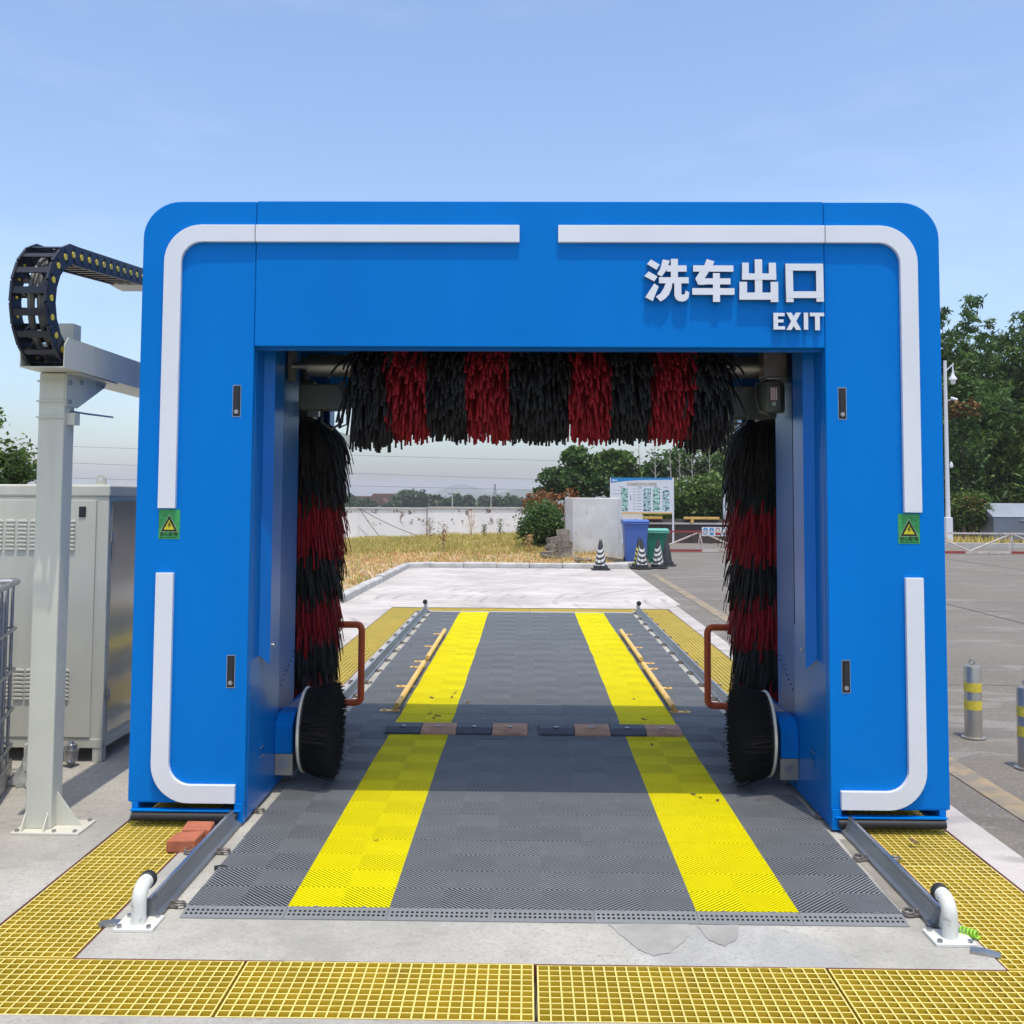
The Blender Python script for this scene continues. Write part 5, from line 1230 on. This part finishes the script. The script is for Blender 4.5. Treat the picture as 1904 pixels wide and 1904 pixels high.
def gate(x0, x1, posts, label):
    t = thing('swing_gate', label, 'gate', (x0, 27.1, 0), 'yard gates'); Lg = x1-x0; n = max(2, int(Lg/1.3))
    for i in range(n):
        a_, b_ = Lg*i/n, Lg*(i+1)/n
        MB().box(a_, b_, -.025, .025, .60, .65).build('top_rail', rust_red if (i % 3 == 0 and x0 < 8) else rust_white, t); MB().box(a_, b_, -.03, .03, .02, .09).build('bottom_rail', rust_red if i % 2 == 0 else rust_white, t)
    for k, p in enumerate(posts):
        x = p-x0
        for dx in (-.09, .09): MB().tube([(x-dx*.2, 0, .62), (x+dx, 0, .06)], .022, 8).build('upright', rust_white, t)
    for k in range(len(posts)-1):
        xa, xb = posts[k]-x0, posts[k+1]-x0; mid = (xa+xb)/2
    for p in posts[::1]:
        x = p-x0
        for s_ in (-1, 1): MB().tube([(x+s_*.05, 0, .60), (x+s_*1.25, 0, .09)], .024, 8).build('diagonal_brace', rust_white, t)
gate(3.66, 8.3, [5.15, 7.6], 'red and white pipe gate standing behind the bins and cones')
gate(9.0, 17.2, [10.6, 12.0, 14.5, 16.3], 'pale rusty pipe gate in front of the red tipped shrub')
q0 = put(1348, 910, 35.0); tag(MB().box(-.07, .07, -.07, .07, 0, q0.z).build('pale_post', sign_white, loc=(q0.x, 35.0, -.01), bevel=.01), 'plain pale square post behind the safety sign', 'post')
# right side: planting strip, grey bin, lamp post
st = MB(); st.box(9.5, 40, 31.4, 31.55, -.02, .16); tag(st.build('planter_kerb', kerbm, bevel=.01), kind='structure')
sv = MB(); sheet(sv, 9.5, 40, 31.55, 46, .12); tag(sv.build('planting_strip', soil), kind='structure')
pts = [(random.uniform(10, 30), random.uniform(31.6, 34), .12) for _ in range(5000)]
tag(blades('strip_grass', pts, .08, .3, .014, grassm, .8), 'dry grass in the planting strip under the bamboo', 'grass', kind='stuff')
q0 = put(1848, 1000, 32.6)
GB = thing('metal_bin', 'grey blue metal container with sloping pale lid beside the red tipped shrub', 'container', (q0.x, 32.6, .12))
MB().prism([(0, .06), (1.9, .06), (1.9, .92), (0, .92)], 'y', 0, 1.1).build('box_body', grey_metal, GB, bevel=.01)
MB().prism([(-.02, .92), (1.14, .92), (1.14, 1.36), (1.05, 1.40), (.1, .985)], 'x', -.02, 1.92).build('sloping_lid', grey_lid, GB, bevel=.008)
for x in (.1, 1.7): MB().box(x, x+.12, .1, 1.0, 0, .06).build('skid', grey_metal, GB)
MB().box(.9, 1.3, -.03, 0, .78, .82).build('handle', steel, GB)
q0 = put(1760, 1000, 32.0); LPo = thing('street_lamp', 'white street lamp post with hanging lantern and cameras beside the gantry', 'street lamp', (14.6, 32.0, .12))
MB().tube([(0, 0, 0), (0, 0, 1.5), (0, 0, 6.4)], [.10, .075, .055], 12).build('post', sign_white, LPo, smooth=True); MB().box(-.12, .12, -.12, .12, 0, .9).build('post_base', sign_white, LPo, bevel=.02)
MB().tube([(0, 0, 6.0), (.30, 0, 6.3)], .02, 8).build('lamp_arm', sign_white, LPo, smooth=True)
ln = MB(); ln.lathe([(.14, 5.72), (.13, 5.78), (.06, 5.88), (.03, 6.0), (.015, 6.25)], 16, (.27, 0)); lno = ln.build('lantern_hood', sign_white, LPo, smooth=True); MB().lathe([(.05, 5.56), (.085, 5.6), (.09, 5.72)], 14, (.27, 0)).build('lantern_glass', glass_w, lno, smooth=True)
MB().tube([(0, 0, 4.98), (.2, -.02, 5.02)], .014, 6).build('camera_arm', sign_white, LPo); cb = MB().tube([(.16, -.05, 5.08), (.36, -.12, 5.0)], .05, 12).build('camera_body', sign_white, LPo, smooth=True)
MB().tube([(0, 0, 2.6), (.12, -.04, 2.66)], .014, 6).build('camera_arm', grey_ink, LPo); MB().lathe([(.03, 2.62), (.06, 2.66), (.06, 2.74), (.02, 2.84)], 12, (.13, -.05)).build('dome_camera', sign_white, LPo, smooth=True)
# peeled wall stub behind blue bin
q0, q1 = put(1152, 953, 33.0), put(1196, 970, 33.0)
WS = tag(MB().box(0, q1.x-q0.x, 0, .2, 0, q0.z).build('wall_stub', wm, loc=(q0.x, 33.15, -.01)), 'short peeling white wall stub under the notice board', 'wall')
# ------------------------------------------------------------------ far country
def far_tree(px, Y, top, rw, mat, label, n=700, lobes=3):
    sc = (Y-CP[1])/FPX; b0 = put(px, 925, Y); gz = -6.; H_ = put(px, top, Y).z-gz
    bl = [(random.uniform(-.6, .6)*rw*sc if k else 0, random.uniform(-1, 1), H_*(.62 if k else .74)+random.uniform(-.08, .04)*H_, rw*sc*(.75 if k else .6), rw*sc*.6, H_*.27) for k in range(lobes)]
    tree('far_tree', label, 'tree', (b0.x, Y, gz), bl, 1.1, mat, H_*.35, .35, n, group='far trees beyond the wall', cl=34, spread=.16)
far_tree(772, 330, 909, 34, lf_far, 'largest far tree beyond the wall, next to the long roofs', 1500, 5)
far_tree(805, 345, 917, 26, lf_far, 'far tree beyond the wall beside the largest one', 1000, 4)
for i, px in enumerate((700, 735, 850, 872, 900, 925, 960, 985, 680, 655, 838, 945)):
    far_tree(px, 300+random.uniform(-25, 60), 928-(px % 7) if px < 750 else 921+(px % 5), 20, lf_far, 'small far tree in the row beyond the wall', 600)
def far_house(px, Y, w_, d_, h, rh, label, gz=-6.):
    b0 = put(px, 925, Y); t = thing('far_house', label, 'house', (b0.x, Y, gz), 'far houses')
    wl = MB().box(-w_/2, w_/2, 0, d_, 0, h).build('wall', house_w, t)
    MB().prism([(-w_/2-.5, h), (w_/2+.5, h), (w_/2-1.2, h+rh), (-w_/2+1.2, h+rh)], 'y', -.5, d_+.5).build('roof', roof_m, t)
    for k in range(max(2, int(w_/4))):
        MB().box(-w_/2+1.2+k*4, -w_/2+2.6+k*4, -.05, 0, h*.45, h*.75).build('window', pane_m, t)
far_house(655, 330, 22, 9, 5.0, 2.2, 'far white house with brown roof nearest the cabinet side brush')
far_house(690, 370, 26, 9, 5.6, 2.2, 'long far house with brown roof left of the big tree')
far_house(728, 380, 16, 9, 6.6, 2.2, 'far house with brown roof half behind the big tree')
far_house(934, 340, 8, 7, 5.2, 1.9, 'far white gabled house below the lattice mast')
def pole(px, Y, top, r_, name, label, cat, gz=-6., arms=True):
    b0 = put(px, 925, Y); H_ = put(px, top, Y).z-gz; t = thing(name, label, cat, (b0.x, Y, gz), 'poles beyond the wall')
    MB().tube([(0, 0, 0), (0, 0, H_)], [r_, r_*.7], 8).build('pole', kerbm, t)
    if arms: MB().box(-.9, .9, -.08, .08, H_-.9, H_-.75).build('crossarm', wire_m, t); MB().box(-.5, .5, -.08, .08, H_-1.7, H_-1.55).build('crossarm', wire_m, t)
pole(841, 210, 911, .16, 'utility_pole', 'concrete utility pole beyond the wall right of the largest far tree', 'pole')
pole(913, 260, 920, .16, 'utility_pole', 'short utility pole beside the far gabled house', 'pole')
b0 = put(920, 925, 420); H_ = put(920, 900, 420).z+6; LM = thing('lattice_mast', 'thin far lattice mast above the gabled house', 'mast', (b0.x, 420, -6)); mb = MB()
for sx in (-1, 1):
    for sy in (-1, 1): mb.tube([(sx*1.1, sy*1.1, 0), (sx*.25, sy*.25, H_)], .12, 4)
for k in range(12):
    z = H_*k/12; u = 1.1-.85*k/12; u2 = 1.1-.85*(k+1)/12
    for sx in (-1, 1): mb.tube([(sx*u, -u, z), (-sx*u2, -u2, z+H_/12)], .08, 4)
mb.build('frame', wire_m, LM)
for i, (ya, yb) in enumerate(((836, 852), (869, 888), (893, 907))):
    a_, b_ = put(560, ya, 190), put(1100, yb, 200); aa = a_-(b_-a_)*2.0; bb = b_+(b_-a_)*1.2
    tag(MB().tube(sag(aa, bb, .8, 24), .03, 5).build('power_line', wire_m), 'thin dark power line crossing the sky behind the gantry', 'power line', 'power lines')
hl = MB()
def ridge(x0, x1, Y, f, n=60):
    b = len(hl.v)
    for j, (dy, k) in enumerate(((-200, 0), (0, 1), (250, .0))):
        for i in range(n+1): x = x0+(x1-x0)*i/n; hl.v.append((x, Y+dy, -6+k*f(x)))
    for j in range(2):
        for i in range(n): q = b+j*(n+1)+i; hl.face([q, q+1, q+n+2, q+n+1])
hx1 = put(848, 925, 2300).x; hx2 = put(960, 925, 1500).x
ridge(hx1-320, hx1+260, 2300, lambda x: 6+24*math.exp(-((x-hx1)/52)**2)+14*math.exp(-((x-hx1-75)/60)**2)+3*math.sin(x*.03))
ridge(hx2-220, hx2+600, 1500, lambda x: 6+14*math.exp(-((x-hx2)/40)**2)+9*math.exp(-((x-hx2-95)/60)**2)+10*math.exp(-((x-hx2-250)/110)**2)+2*math.sin(x*.06))
tag(hl.build('hills', hillm, smooth=True), kind='structure')
# ------------------------------------------------------------------ haze
hz = MB(); hz.box(-2900, 2900, -390, 3200, -7.2, 40)
hm = bpy.data.materials.new('haze_air'); hm.use_nodes = True; n = hm.node_tree.nodes; n.remove(n['Principled BSDF'])
pv = n.new('ShaderNodeVolumePrincipled'); pv.inputs['Color'].default_value = (.92, .88, .98, 1); pv.inputs['Density'].default_value = .00034; pv.inputs['Anisotropy'].default_value = .2
hm.node_tree.links.new(pv.outputs[0], n['Material Output'].inputs['Volume'])
ho = tag(hz.build('haze', hm), 'thin pale summer haze filling the air over the whole site', 'haze', kind='stuff')
